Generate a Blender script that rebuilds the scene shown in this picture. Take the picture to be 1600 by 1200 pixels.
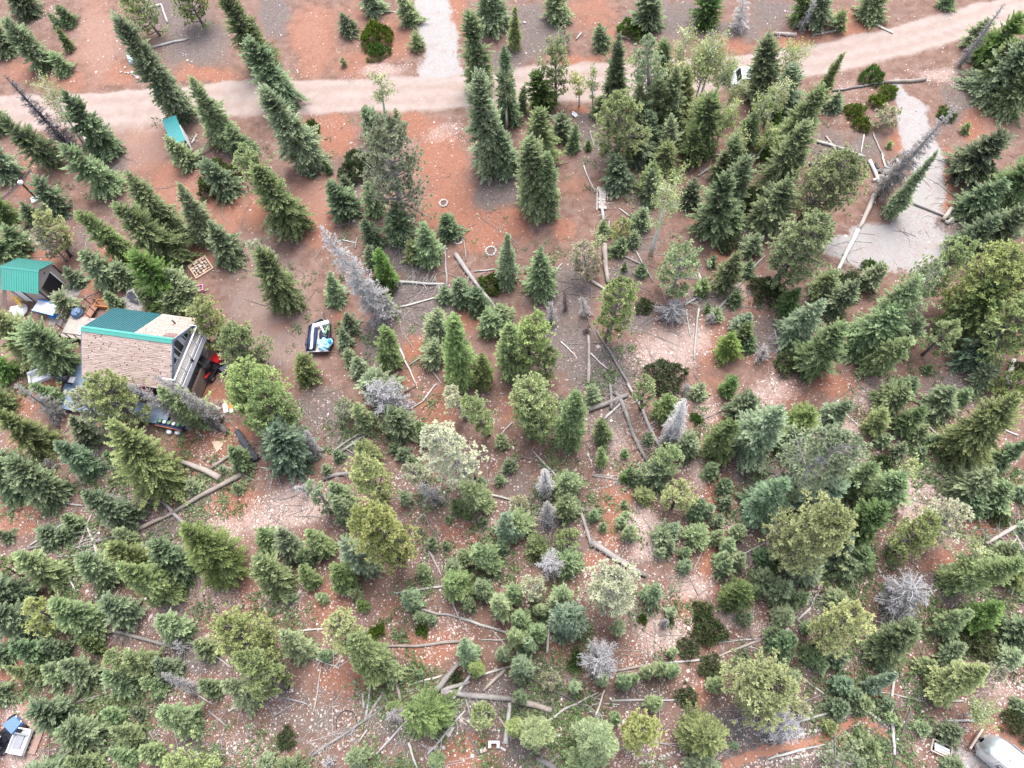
import bpy, bmesh, math, random
import numpy as np
from mathutils import Vector, Matrix, Quaternion

for o in list(bpy.data.objects):
    bpy.data.objects.remove(o)
random.seed(7)
RNG = np.random.default_rng(7)
SC = bpy.context.scene
COL = SC.collection

# ---------------------------------------------------------------- camera
FOC, CH, NAD = 1100.0, 50.0, (880.0, 1115.0)      # focal length in photo pixels, camera height, point straight below
_d = np.array([NAD[0]-800, NAD[1]-600, FOC]); _d /= np.linalg.norm(_d)
_Z = -_d
_X = np.array([1.0, 0, 0]) - _Z*_Z[0]; _X /= np.linalg.norm(_X)
_Y = np.cross(_Z, _X)
ROT = np.array([_X, _Y, _Z])
def at(px, py, z=0.0):
    """world point at height z seen at photo pixel (px, py)"""
    v = ROT @ np.array([px-800.0, py-600.0, FOC])
    t = (z-CH)/v[2]
    return np.array([v[0]*t, v[1]*t, z])
def proj(P):
    P = np.atleast_2d(np.asarray(P, float))
    c = (P-np.array([0, 0, CH])) @ ROT
    return 800+FOC*c[:, 0]/c[:, 2], 600+FOC*c[:, 1]/c[:, 2]

cam_data = bpy.data.cameras.new('camera')
cam = bpy.data.objects.new('camera', cam_data); COL.objects.link(cam)
cam_data.sensor_width = 36.0
cam_data.lens = FOC/1600*36.0
cam_data.clip_start = 0.5
cam_data.clip_end = 2000
xr, yu, zb = ROT@np.array([1., 0, 0]), ROT@np.array([0, -1., 0]), ROT@np.array([0, 0, -1.])
M = Matrix.Identity(4)
for i in range(3):
    M[i][0], M[i][1], M[i][2] = xr[i], yu[i], zb[i]
M[2][3] = CH
cam.matrix_world = M
SC.camera = cam

# ---------------------------------------------------------------- sky, sun, exposure
SUN_EL, SUN_AZ = math.radians(66), math.radians(15)     # azimuth measured from +Y towards +X
w = bpy.data.worlds.new('World'); SC.world = w; w.use_nodes = True
nt = w.node_tree; nt.nodes.clear()
sky = nt.nodes.new('ShaderNodeTexSky'); sky.sky_type = 'NISHITA'; sky.sun_disc = False
sky.sun_elevation = SUN_EL; sky.sun_rotation = SUN_AZ
sky.altitude = 2400; sky.air_density = 1.0; sky.dust_density = 6.0; sky.ozone_density = 0.6
bg = nt.nodes.new('ShaderNodeBackground'); bg.inputs['Strength'].default_value = 0.15
wo = nt.nodes.new('ShaderNodeOutputWorld')
hsv = nt.nodes.new('ShaderNodeHueSaturation'); hsv.inputs['Saturation'].default_value = 0.42     # cloud cover: pale sky
nt.links.new(sky.outputs[0], hsv.inputs['Color']); nt.links.new(hsv.outputs[0], bg.inputs[0]); nt.links.new(bg.outputs[0], wo.inputs[0])
sl = bpy.data.lights.new('sun', 'SUN'); sl.energy = 1.5; sl.angle = math.radians(36); sl.color = (1.0, 0.96, 0.90)
sun = bpy.data.objects.new('sun', sl); COL.objects.link(sun)
sdir = Vector((math.sin(SUN_AZ)*math.cos(SUN_EL), math.cos(SUN_AZ)*math.cos(SUN_EL), math.sin(SUN_EL)))
sun.rotation_euler = sdir.to_track_quat('Z', 'Y').to_euler(); sun.location = (0, 0, 80)
vs = SC.view_settings
vs.view_transform = 'Standard'; vs.look = 'None'; vs.gamma = 1.0; vs.use_curve_mapping = False
vs.exposure = 2.15

# ---------------------------------------------------------------- helpers
def mesh_np(name, V, F, mats=(), attrs=None, smooth=False, midx=None):
    """V (n,3), F list of arrays (m,k)"""
    if not isinstance(F, list): F = [F]
    F = [f for f in F if len(f)]
    me = bpy.data.meshes.new(name)
    V = np.ascontiguousarray(V, dtype=np.float32)
    me.vertices.add(len(V)); me.vertices.foreach_set('co', V.ravel())
    loops = np.concatenate([f.ravel() for f in F]).astype(np.int32)
    tot = np.concatenate([np.full(len(f), f.shape[1]) for f in F]).astype(np.int32)
    start = np.concatenate([[0], np.cumsum(tot)[:-1]]).astype(np.int32)
    me.loops.add(len(loops)); me.loops.foreach_set('vertex_index', loops)
    me.polygons.add(len(tot)); me.polygons.foreach_set('loop_start', start); me.polygons.foreach_set('loop_total', tot)
    if midx is not None: me.polygons.foreach_set('material_index', np.asarray(midx, dtype=np.int32))
    if attrs:
        for k, a in attrs.items():
            at_ = me.attributes.new(k, 'FLOAT', 'POINT'); at_.data.foreach_set('value', np.asarray(a, dtype=np.float32))
    for m in mats: me.materials.append(m)
    me.update(calc_edges=True)
    me.validate()
    if smooth: me.polygons.foreach_set('use_smooth', np.ones(len(tot), dtype=bool))
    return me

def link(name, me, parent=None, loc=None):
    o = bpy.data.objects.new(name, me); COL.objects.link(o)
    if parent is not None: o.parent = parent
    if loc is not None: o.location = loc
    return o
def tag(o, label, cat, group=None, kind=None):
    if label: o['label'] = label
    if cat: o['category'] = cat
    if group: o['group'] = group
    if kind: o['kind'] = kind
    return o
def thing(name, label, cat, loc=(0, 0, 0), rz=0.0, group=None):
    o = bpy.data.objects.new(name, None); COL.objects.link(o)
    o.empty_display_size = 0.3
    o.location = loc; o.rotation_euler = (0, 0, rz)
    return tag(o, label, cat, group)
def struct(o): o['kind'] = 'structure'; return o

class MB:
    """collects boxes, tubes and free polygons for one mesh"""
    def __init__(s): s.v = []; s.f = []
    def add(s, vs_, fs):
        n = len(s.v); s.v += [tuple(map(float, q)) for q in vs_]; s.f += [tuple(n+i for i in f) for f in fs]; return s
    def box(s, c, d, rz=0.0, bev=0.0, ax=None):
        cx, cy, cz = c; hx, hy, hz = d[0]/2, d[1]/2, d[2]/2
        P = [(-hx, -hy, -hz), (hx, -hy, -hz), (hx, hy, -hz), (-hx, hy, -hz), (-hx, -hy, hz), (hx, -hy, hz), (hx, hy, hz), (-hx, hy, hz)]
        if bev:
            P = P[:4]+[(-hx, -hy, hz-bev), (hx, -hy, hz-bev), (hx, hy, hz-bev), (-hx, hy, hz-bev)] + \
                [(-hx+bev, -hy+bev, hz), (hx-bev, -hy+bev, hz), (hx-bev, hy-bev, hz), (-hx+bev, hy-bev, hz)]
        if ax is not None:
            P = [tuple(ax @ Vector(p)) for p in P]
        ca, sa = math.cos(rz), math.sin(rz)
        P = [(cx+x*ca-y*sa, cy+x*sa+y*ca, cz+z) for x, y, z in P]
        if bev:
            F = [(0, 3, 2, 1), (0, 1, 5, 4), (1, 2, 6, 5), (2, 3, 7, 6), (3, 0, 4, 7), (4, 5, 9, 8), (5, 6, 10, 9), (6, 7, 11, 10), (7, 4, 8, 11), (8, 9, 10, 11)]
        else:
            F = [(0, 3, 2, 1), (4, 5, 6, 7), (0, 1, 5, 4), (1, 2, 6, 5), (2, 3, 7, 6), (3, 0, 4, 7)]
        return s.add(P, F)
    def tube(s, pts, rad, n=6, cap=True):
        pts = [Vector(p) for p in pts]
        if not hasattr(rad, '__len__'): rad = [rad]*len(pts)
        base = len(s.v); prev = None
        for i, p in enumerate(pts):
            t = (pts[min(i+1, len(pts)-1)]-pts[max(i-1, 0)])
            t = t.normalized() if t.length > 1e-9 else Vector((0, 0, 1))
            if prev is None: a = t.orthogonal().normalized()
            else:
                a = prev - t*prev.dot(t)
                a = a.normalized() if a.length > 1e-6 else t.orthogonal().normalized()
            prev = a; b = t.cross(a)
            for k in range(n):
                th = 2*math.pi*k/n
                s.v.append(tuple(p+(a*math.cos(th)+b*math.sin(th))*rad[i]))
        for i in range(len(pts)-1):
            for k in range(n):
                k2 = (k+1) % n
                s.f.append((base+i*n+k, base+i*n+k2, base+(i+1)*n+k2, base+(i+1)*n+k))
        if cap:
            s.f.append(tuple(base+k for k in reversed(range(n)))); e = base+(len(pts)-1)*n
            s.f.append(tuple(e+k for k in range(n)))
        return s
    def cyl(s, c, r, h, n=12, r2=None):
        return s.tube([c, (c[0], c[1], c[2]+h)], [r, r if r2 is None else r2], n)
    def slab(s, poly, th):
        """polygon (list of 3D points, top side) given a thickness downwards along its normal"""
        P = [Vector(p) for p in poly]
        nrm = Vector((0, 0, 0))
        for i in range(len(P)):
            a, b = P[i], P[(i+1) % len(P)]
            nrm += Vector(((a.y-b.y)*(a.z+b.z), (a.z-b.z)*(a.x+b.x), (a.x-b.x)*(a.y+b.y)))
        nrm.normalize(); n = len(P)
        Q = [p-nrm*th for p in P]
        return s.add(P+Q, [tuple(range(n)), tuple(reversed(range(n, 2*n)))]+[(i, i+n, (i+1) % n+n, (i+1) % n) for i in range(n)])
    def mesh(s, name, mat, smooth=False):
        me = bpy.data.meshes.new(name); me.from_pydata(s.v, [], s.f)
        if mat: me.materials.append(mat)
        me.update()
        if smooth: me.polygons.foreach_set('use_smooth', [True]*len(me.polygons))
        return me
    def build(s, name, mat, parent=None, smooth=False, loc=None):
        return link(name, s.mesh(name, mat, smooth), parent, loc)

# ---------------------------------------------------------------- materials
def mat_new(name):
    m = bpy.data.materials.new(name); m.use_nodes = True
    t = m.node_tree; t.nodes.clear()
    out = t.nodes.new('ShaderNodeOutputMaterial')
    return m, t, out
def N(t, typ, **kw):
    n = t.nodes.new(typ)
    for k, v in kw.items(): setattr(n, k, v)
    return n
def ramp(t, fac, stops):
    r = N(t, 'ShaderNodeValToRGB')
    el = r.color_ramp.elements
    while len(el) < len(stops): el.new(0.5)
    for e, (p, c) in zip(el, stops):
        e.position = p; e.color = (*c, 1) if len(c) == 3 else c
    t.links.new(fac, r.inputs[0]); return r.outputs[0]
def mixc(t, fac, a, b, mode='MIX'):
    n = N(t, 'ShaderNodeMix', data_type='RGBA', blend_type=mode)
    for s, v in ((n.inputs[0], fac), (n.inputs[6], a), (n.inputs[7], b)):
        if isinstance(v, (int, float)): s.default_value = v
        elif isinstance(v, tuple): s.default_value = (*v, 1)
        else: t.links.new(v, s)
    return n.outputs[2]
def math_(t, op, a, b=None, c=None, clamp=False):
    n = N(t, 'ShaderNodeMath', operation=op); n.use_clamp = clamp
    for i, v in enumerate((a, b, c)):
        if v is None: continue
        if isinstance(v, (int, float)): n.inputs[i].default_value = v
        else: t.links.new(v, n.inputs[i])
    return n.outputs[0]
def noise(t, co, scale, detail=3, rough=0.6):
    n = N(t, 'ShaderNodeTexNoise'); n.inputs['Scale'].default_value = scale
    n.inputs['Detail'].default_value = detail; n.inputs['Roughness'].default_value = rough
    if co is not None: t.links.new(co, n.inputs['Vector'])
    return n
def simple(name, col, rough=0.7, metal=0.0, var=0.12, scale=6.0, bump=0.0, dirt=None):
    """painted / wooden / plastic surface with a little uneven colour and grain"""
    m, t, out = mat_new(name)
    b = N(t, 'ShaderNodeBsdfPrincipled'); b.inputs['Roughness'].default_value = rough; b.inputs['Metallic'].default_value = metal
    b.inputs['Specular IOR Level'].default_value = 0.3
    co = N(t, 'ShaderNodeTexCoord').outputs['Object']
    n1 = noise(t, co, scale, 4)
    hi = tuple(min(1, c*(1+var)) for c in col); lo = tuple(c*(1-var) for c in col)
    c = ramp(t, n1.outputs[0], [(0.3, lo), (0.7, hi)])
    if dirt:
        n2 = noise(t, co, scale*0.35, 5, 0.7)
        c = mixc(t, ramp(t, n2.outputs[0], [(0.5, (0, 0, 0)), (0.68, (0.75, 0.75, 0.75))]), c, dirt)
    t.links.new(c, b.inputs['Base Color'])
    if bump:
        bp = N(t, 'ShaderNodeBump'); bp.inputs['Strength'].default_value = bump; bp.inputs['Distance'].default_value = 0.02
        t.links.new(noise(t, co, scale*6, 3).outputs[0], bp.inputs['Height']); t.links.new(bp.outputs[0], b.inputs['Normal'])
    t.links.new(b.outputs[0], out.inputs[0]); return m

def leaf_mat(name, dark, light, grey=0.0, vary=0.42):
    """needles and leaves: old growth dark, tips light, tint differs from clump to clump and tree to tree"""
    m, t, out = mat_new(name)
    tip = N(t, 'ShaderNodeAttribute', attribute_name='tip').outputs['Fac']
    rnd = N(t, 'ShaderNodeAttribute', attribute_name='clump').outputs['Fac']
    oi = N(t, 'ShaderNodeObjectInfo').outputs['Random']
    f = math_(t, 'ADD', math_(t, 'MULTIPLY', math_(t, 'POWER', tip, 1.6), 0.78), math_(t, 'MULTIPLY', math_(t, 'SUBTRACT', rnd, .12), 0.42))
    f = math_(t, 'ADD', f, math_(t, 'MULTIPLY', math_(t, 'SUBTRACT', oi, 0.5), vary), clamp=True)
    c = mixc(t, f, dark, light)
    hs = N(t, 'ShaderNodeHueSaturation'); t.links.new(c, hs.inputs['Color'])
    t.links.new(math_(t, 'ADD', 0.480, math_(t, 'MULTIPLY', math_(t, 'FRACT', math_(t, 'MULTIPLY', oi, 7.3)), 0.045)), hs.inputs['Hue'])
    t.links.new(math_(t, 'ADD', 0.86, math_(t, 'MULTIPLY', math_(t, 'FRACT', math_(t, 'MULTIPLY', oi, 13.7)), 0.25)), hs.inputs['Saturation'])
    c = hs.outputs[0]
    d = N(t, 'ShaderNodeBsdfDiffuse'); tr = N(t, 'ShaderNodeBsdfTranslucent')
    t.links.new(c, d.inputs[0]); t.links.new(c, tr.inputs[0])
    mx = N(t, 'ShaderNodeMixShader'); mx.inputs[0].default_value = 0.32
    t.links.new(d.outputs[0], mx.inputs[1]); t.links.new(tr.outputs[0], mx.inputs[2])
    t.links.new(mx.outputs[0], out.inputs[0]); return m

def wood_mat(name, lo, hi, scale=1.0):
    """bark or weathered wood: long grain along the piece and blotches"""
    m, t, out = mat_new(name)
    co = N(t, 'ShaderNodeTexCoord').outputs['Object']
    oi = N(t, 'ShaderNodeObjectInfo').outputs['Random']
    n1 = noise(t, co, 9*scale, 5, 0.7); n2 = noise(t, co, 1.3*scale, 3)
    f = math_(t, 'ADD', math_(t, 'MULTIPLY', n1.outputs[0], 0.6), math_(t, 'MULTIPLY', n2.outputs[0], 0.5))
    f = math_(t, 'ADD', f, math_(t, 'MULTIPLY', math_(t, 'SUBTRACT', oi, 0.5), 0.3))
    c = ramp(t, f, [(0.3, lo), (0.75, hi)])
    b = N(t, 'ShaderNodeBsdfPrincipled'); b.inputs['Roughness'].default_value = 0.9; b.inputs['Specular IOR Level'].default_value = 0.15
    t.links.new(c, b.inputs['Base Color'])
    bp = N(t, 'ShaderNodeBump'); bp.inputs['Strength'].default_value = 0.5; bp.inputs['Distance'].default_value = 0.02
    t.links.new(n1.outputs[0], bp.inputs['Height']); t.links.new(bp.outputs[0], b.inputs['Normal'])
    t.links.new(b.outputs[0], out.inputs[0]); return m

LEAF = {
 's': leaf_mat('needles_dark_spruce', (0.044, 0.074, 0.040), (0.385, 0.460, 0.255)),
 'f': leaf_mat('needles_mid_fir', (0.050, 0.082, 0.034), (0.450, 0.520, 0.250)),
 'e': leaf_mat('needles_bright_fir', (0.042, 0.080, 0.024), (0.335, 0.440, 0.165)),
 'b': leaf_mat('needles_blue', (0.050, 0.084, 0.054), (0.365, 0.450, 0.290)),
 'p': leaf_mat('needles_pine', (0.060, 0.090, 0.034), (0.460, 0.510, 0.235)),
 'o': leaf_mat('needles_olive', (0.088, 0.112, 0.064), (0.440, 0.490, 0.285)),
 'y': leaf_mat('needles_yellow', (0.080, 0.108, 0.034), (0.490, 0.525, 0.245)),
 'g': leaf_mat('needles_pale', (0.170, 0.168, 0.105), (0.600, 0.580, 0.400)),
 'm': leaf_mat('leaves_dark_mat', (0.036, 0.050, 0.022), (0.155, 0.190, 0.090)),
 'k': leaf_mat('leaves_green_shrub', (0.030, 0.058, 0.013), (0.150, 0.215, 0.050)),
 'a': leaf_mat('leaves_aspen', (0.190, 0.215, 0.085), (0.480, 0.500, 0.240)),
 'd': leaf_mat('twigs_grey', (0.225, 0.208, 0.200), (0.540, 0.500, 0.480)),
 'c': leaf_mat('twigs_dull_grey', (0.160, 0.150, 0.152), (0.360, 0.340, 0.340)),
 'w': leaf_mat('twigs_silver', (0.335, 0.322, 0.315), (0.690, 0.665, 0.650)),
 'q': leaf_mat('twigs_ash_grey',      (0.290, 0.280, 0.285), (0.600, 0.580, 0.590)),
 'r': leaf_mat('twigs_rust', (0.075, 0.038, 0.030), (0.220, 0.125, 0.098)),
 'h': leaf_mat('herb_leaves', (0.055, 0.105, 0.038), (0.290, 0.395, 0.170)),
}
BARK = wood_mat('bark_brown', (0.055, 0.045, 0.042), (0.17, 0.145, 0.135))
BARK_G = wood_mat('bark_grey', (0.12, 0.112, 0.11), (0.31, 0.29, 0.285))
BARK_S = wood_mat('bark_silver', (0.22, 0.21, 0.21), (0.46, 0.44, 0.44))
BARK_W = wood_mat('bark_aspen', (0.40, 0.39, 0.35), (0.66, 0.64, 0.59))
BARK_C = wood_mat('bark_charred', (0.018, 0.019, 0.024), (0.09, 0.09, 0.105))
LOGM = {'g': wood_mat('log_grey', (0.125, 0.112, 0.106), (0.33, 0.30, 0.285)),
        't': wood_mat('log_tan', (0.165, 0.135, 0.115), (0.40, 0.345, 0.31)),
        'w': wood_mat('log_white', (0.24, 0.225, 0.21), (0.50, 0.475, 0.445)),
        'c': BARK_C,
        'd': wood_mat('log_dark', (0.07, 0.062, 0.06), (0.20, 0.18, 0.17))}
# ---------------------------------------------------------------- ground
# soil zones were traced on the ground: red soil, pale stony soil, needle litter, gravel and the graded road
def vnoise(x, y, s, seed=0):
    """smooth value noise, about -1..1"""
    r = np.random.default_rng(seed); G = r.random((256, 256))*2-1
    u, v = x/s, y/s
    i, j = np.floor(u).astype(int), np.floor(v).astype(int)
    fu, fv = u-i, v-j
    fu = fu*fu*(3-2*fu); fv = fv*fv*(3-2*fv)
    g = lambda a, b: G[a % 256, b % 256]
    return (g(i, j)*(1-fu)+g(i+1, j)*fu)*(1-fv)+(g(i, j+1)*(1-fu)+g(i+1, j+1)*fu)*fv
def sstep(a, b, x):
    t = np.clip((x-a)/(b-a), 0, 1); return t*t*(3-2*t)
def seg_dist(px, py, pts):
    """distance to a polyline with a width at each point, in units of that width"""
    best = np.full(px.shape, 1e9)
    for (x0, y0, w0), (x1, y1, w1) in zip(pts[:-1], pts[1:]):
        dx, dy = x1-x0, y1-y0
        t = np.clip(((px-x0)*dx+(py-y0)*dy)/(dx*dx+dy*dy), 0, 1)
        d = np.hypot(px-x0-t*dx, py-y0-t*dy)/(w0+(w1-w0)*t)
        best = np.minimum(best, d)
    return best

ROAD_X = [-900, 0, 100, 200, 300, 400, 700, 800, 900, 1000, 1100, 1200, 1300, 1400, 1500, 1600, 1750, 2100]
ROAD_T = [190, 148, 146, 140, 131, 126, 120, 108, 101, 95, 88, 80, 64, 42, 14, -18, -75, -260]
ROAD_B = [250, 204, 203, 196, 186, 180, 176, 168, 160, 153, 146, 132, 116, 94, 66, 36, -20, -190]
GRAVEL = [  # polylines (x, y, half width)
 [(664, -90, 26), (676, 0, 28), (688, 60, 30), (690, 112, 34)],
 [(1405, 135, 12), (1425, 180, 26), (1445, 240, 28), (1452, 300, 30), (1425, 360, 42)],
 [(1350, 385, 34), (1440, 385, 50)],
 [(1300, 385, 16), (1360, 395, 30)],
 [(1500, 1195, 26), (1560, 1260, 60)],
 [(105, 455, 18), (95, 490, 22)], [(195, 470, 16), (215, 475, 14)],
]
RED = [  # (x, y, rx, ry, strength)
 (150, 60, 45, 90, .75), (185, 110, 40, 30, .7), (100, 130, 60, 20, .6), (320, 115, 70, 18, .8), (490, 60, 45, 75, .8), (560, 100, 70, 40, .6),
 (620, 60, 40, 60, .6), (710, 20, 22, 50, .8), (230, 230, 45, 55, .9), (270, 285, 45, 45, .9), (210, 200, 60, 25, .5), (330, 330, 60, 40, .9), (400, 330, 30, 40, .8),
 (490, 320, 38, 75, .9), (480, 220, 50, 50, .8), (520, 210, 40, 40, .9), (655, 195, 55, 25, .8), (690, 250, 45, 60, 1), (700, 320, 55, 45, 1), (740, 360, 50, 40, 1),
 (790, 350, 40, 30, .9), (815, 345, 22, 45, .8), (880, 360, 35, 25, .7), (900, 290, 40, 30, .5), (50, 280, 30, 40, .9), (30, 110, 50, 30, .6), (70, 400, 60, 25, .6), (150, 450, 45, 35, .9),
 (180, 400, 35, 40, .8), (320, 400, 45, 30, .6), (440, 515, 25, 12, .7), (530, 500, 14, 30, .7), (500, 540, 50, 14, .5), (600, 600, 35, 40, .7), (650, 540, 30, 30, .8), (730, 500, 30, 30, .8),
 (640, 590, 30, 30, .6), (690, 640, 40, 50, .8), (800, 630, 35, 40, .6), (570, 640, 30, 20, .5),
 (330, 620, 35, 25, .9), (345, 690, 60, 35, 1), (300, 720, 40, 25, .9), (370, 790, 70, 40, .8), (290, 690, 25, 30, .8), (180, 750, 50, 40, .4), (30, 800, 70, 50, .9), (30, 630, 35, 25, .9), (75, 600, 35, 25, .9),
 (25, 690, 25, 20, .7), (400, 940, 70, 50, .7), (330, 950, 60, 40, .4), (520, 940, 60, 50, .7), (540, 1060, 60, 50, .7), (460, 1010, 30, 20, .3), (620, 960, 40, 40, .5), (670, 1010, 60, 40, .8), (560, 880, 60, 40, .4),
 (720, 840, 50, 40, .7), (730, 1180, 70, 40, .9), (610, 1110, 40, 30, .5), (800, 1030, 40, 40, .5), (770, 960, 40, 30, .4),
 (870, 1010, 30, 40, .7), (960, 770, 32, 45, .9), (955, 830, 22, 50, .9), (930, 880, 30, 25, .8), (890, 705, 40, 30, .4),
 (1000, 560, 50, 30, .4), (1110, 540, 30, 70, .6), (1110, 600, 40, 40, .5), (1130, 650, 25, 40, .6), (1110, 720, 22, 50, .6), (1115, 780, 30, 40, .7), (1105, 880, 22, 60, .9), (1075, 945, 25, 30, .9), (1020, 990, 30, 30, .7), (990, 1030, 25, 50, .6), (1110, 1010, 20, 25, .6), (1100, 1080, 20, 30, .8),
 (1180, 560, 50, 20, .5), (1310, 605, 60, 26, .9), (1230, 620, 50, 25, .7), (1380, 610, 40, 30, .5), (1390, 700, 25, 20, .6), (1430, 770, 30, 30, .4), (1530, 820, 40, 30, .9), (1480, 880, 50, 25, .7), (1590, 760, 40, 40, .6), (1550, 690, 40, 30, .5),
 (1180, 480, 50, 40, .5), (1130, 390, 40, 40, .7), (1090, 335, 30, 20, .6), (1240, 260, 30, 60, .3), (1190, 230, 30, 20, .3),
 (1300, 40, 90, 26, .8), (1240, 60, 60, 14, .8), (1140, 72, 50, 14, .9), (900, 90, 60, 14, .9), (930, 20, 60, 40, .6), (950, 60, 20, 30, .8), (910, 165, 30, 10, .9), (1540, 190, 50, 40, .9), (1480, 280, 14, 60, .9), (1410, 225, 20, 30, .8), (1390, 340, 12, 6, .8), (1380, 290, 20, 20, .5),
 (1330, 1060, 25, 20, .5), (1385, 1080, 40, 22, .6), (1470, 1110, 50, 20, .5), (1550, 1145, 60, 35, .7), (1460, 1180, 30, 20, .6), (1590, 1170, 30, 40, .6), (1460, 980, 40, 25, .4), (40, 1130, 60, 40, .9), (20, 1050, 40, 40, .8), (70, 1140, 25, 35, 1), (30, 1000, 40, 40, .5), (20, 940, 30, 30, .4), (180, 1060, 50, 20, .5), (330, 1130, 30, 12, .6),
 (1240, 920, 30, 14, .6), (120, 1005, 30, 20, .3), (60, 760, 40, 30, .7), (1140, 1000, 40, 20, .3), (700, 50, 10, 60, .8), (560, 20, 60, 30, .5)]
PALE = [
 (170, 70, 40, 60, .4), (440, 110, 50, 25, .5), (600, 112, 60, 16, .8), (560, 130, 60, 10, .6), (690, 205, 40, 25, .7), (510, 195, 30, 14, .5), (1050, 100, 60, 12, .4), (1330, 130, 60, 16, .6), (1480, 110, 60, 16, .8), (1310, 165, 50, 20, .5),
 (590, 330, 22, 40, .6), (1040, 550, 70, 40, 1), (1085, 530, 40, 40, .9), (1150, 460, 30, 30, .8), (1200, 470, 40, 30, .7), (1210, 615, 60, 26, .8), (1360, 620, 60, 40, .9), (1330, 690, 30, 40, .9), (1345, 720, 30, 40, .9), (1440, 760, 55, 60, 1), (1440, 790, 60, 30, 1), (1420, 705, 30, 20, .8), (1510, 640, 30, 20, .6), (1560, 690, 30, 20, .5),
 (1110, 640, 30, 30, .7), (1000, 820, 30, 50, 1), (1010, 850, 35, 40, 1), (960, 690, 45, 40, .7), (980, 750, 25, 30, .6), (1090, 740, 25, 40, .8), (1150, 810, 40, 30, .7), (1080, 920, 40, 30, .9), (1030, 990, 50, 40, 1), (1000, 960, 40, 30, .8), (1150, 960, 40, 30, .8), (990, 1050, 30, 20, .7), (1180, 980, 30, 20, .7),
 (470, 790, 70, 45, 1), (420, 810, 60, 40, .9), (360, 820, 60, 30, .8), (440, 930, 60, 30, .8), (330, 940, 60, 40, .7), (270, 960, 60, 40, .8), (570, 1000, 60, 40, .5), (760, 820, 40, 30, .8), (730, 860, 50, 30, .5), (700, 980, 50, 40, .5), (560, 1120, 60, 40, .5), (460, 1100, 60, 40, .5), (640, 900, 40, 30, .4), (330, 720, 40, 30, .5), (230, 760, 70, 40, .4), (380, 1180, 50, 30, .4), (250, 1110, 60, 40, .4), (820, 1010, 30, 20, .5), (860, 1120, 60, 40, .3), (820, 690, 40, 20, .4),
 (1340, 1010, 60, 25, .5), (1500, 980, 50, 25, .6), (1560, 1080, 50, 40, .7), (1470, 1140, 50, 20, .7), (1430, 1160, 40, 30, .5), (1000, 1165, 60, 40, .5), (1290, 910, 50, 20, .5), (1160, 1190, 60, 10, .4), (1510, 440, 30, 15, .3), (1310, 460, 30, 20, .5), (70, 20, 50, 30, .5), (120, 40, 30, 30, .5), (50, 270, 30, 30, .6), (90, 490, 40, 20, .6), (20, 1120, 40, 30, .8), (30, 1180, 40, 30, .9), (60, 1010, 40, 20, .4), (640, 220, 30, 20, .5)]
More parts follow.
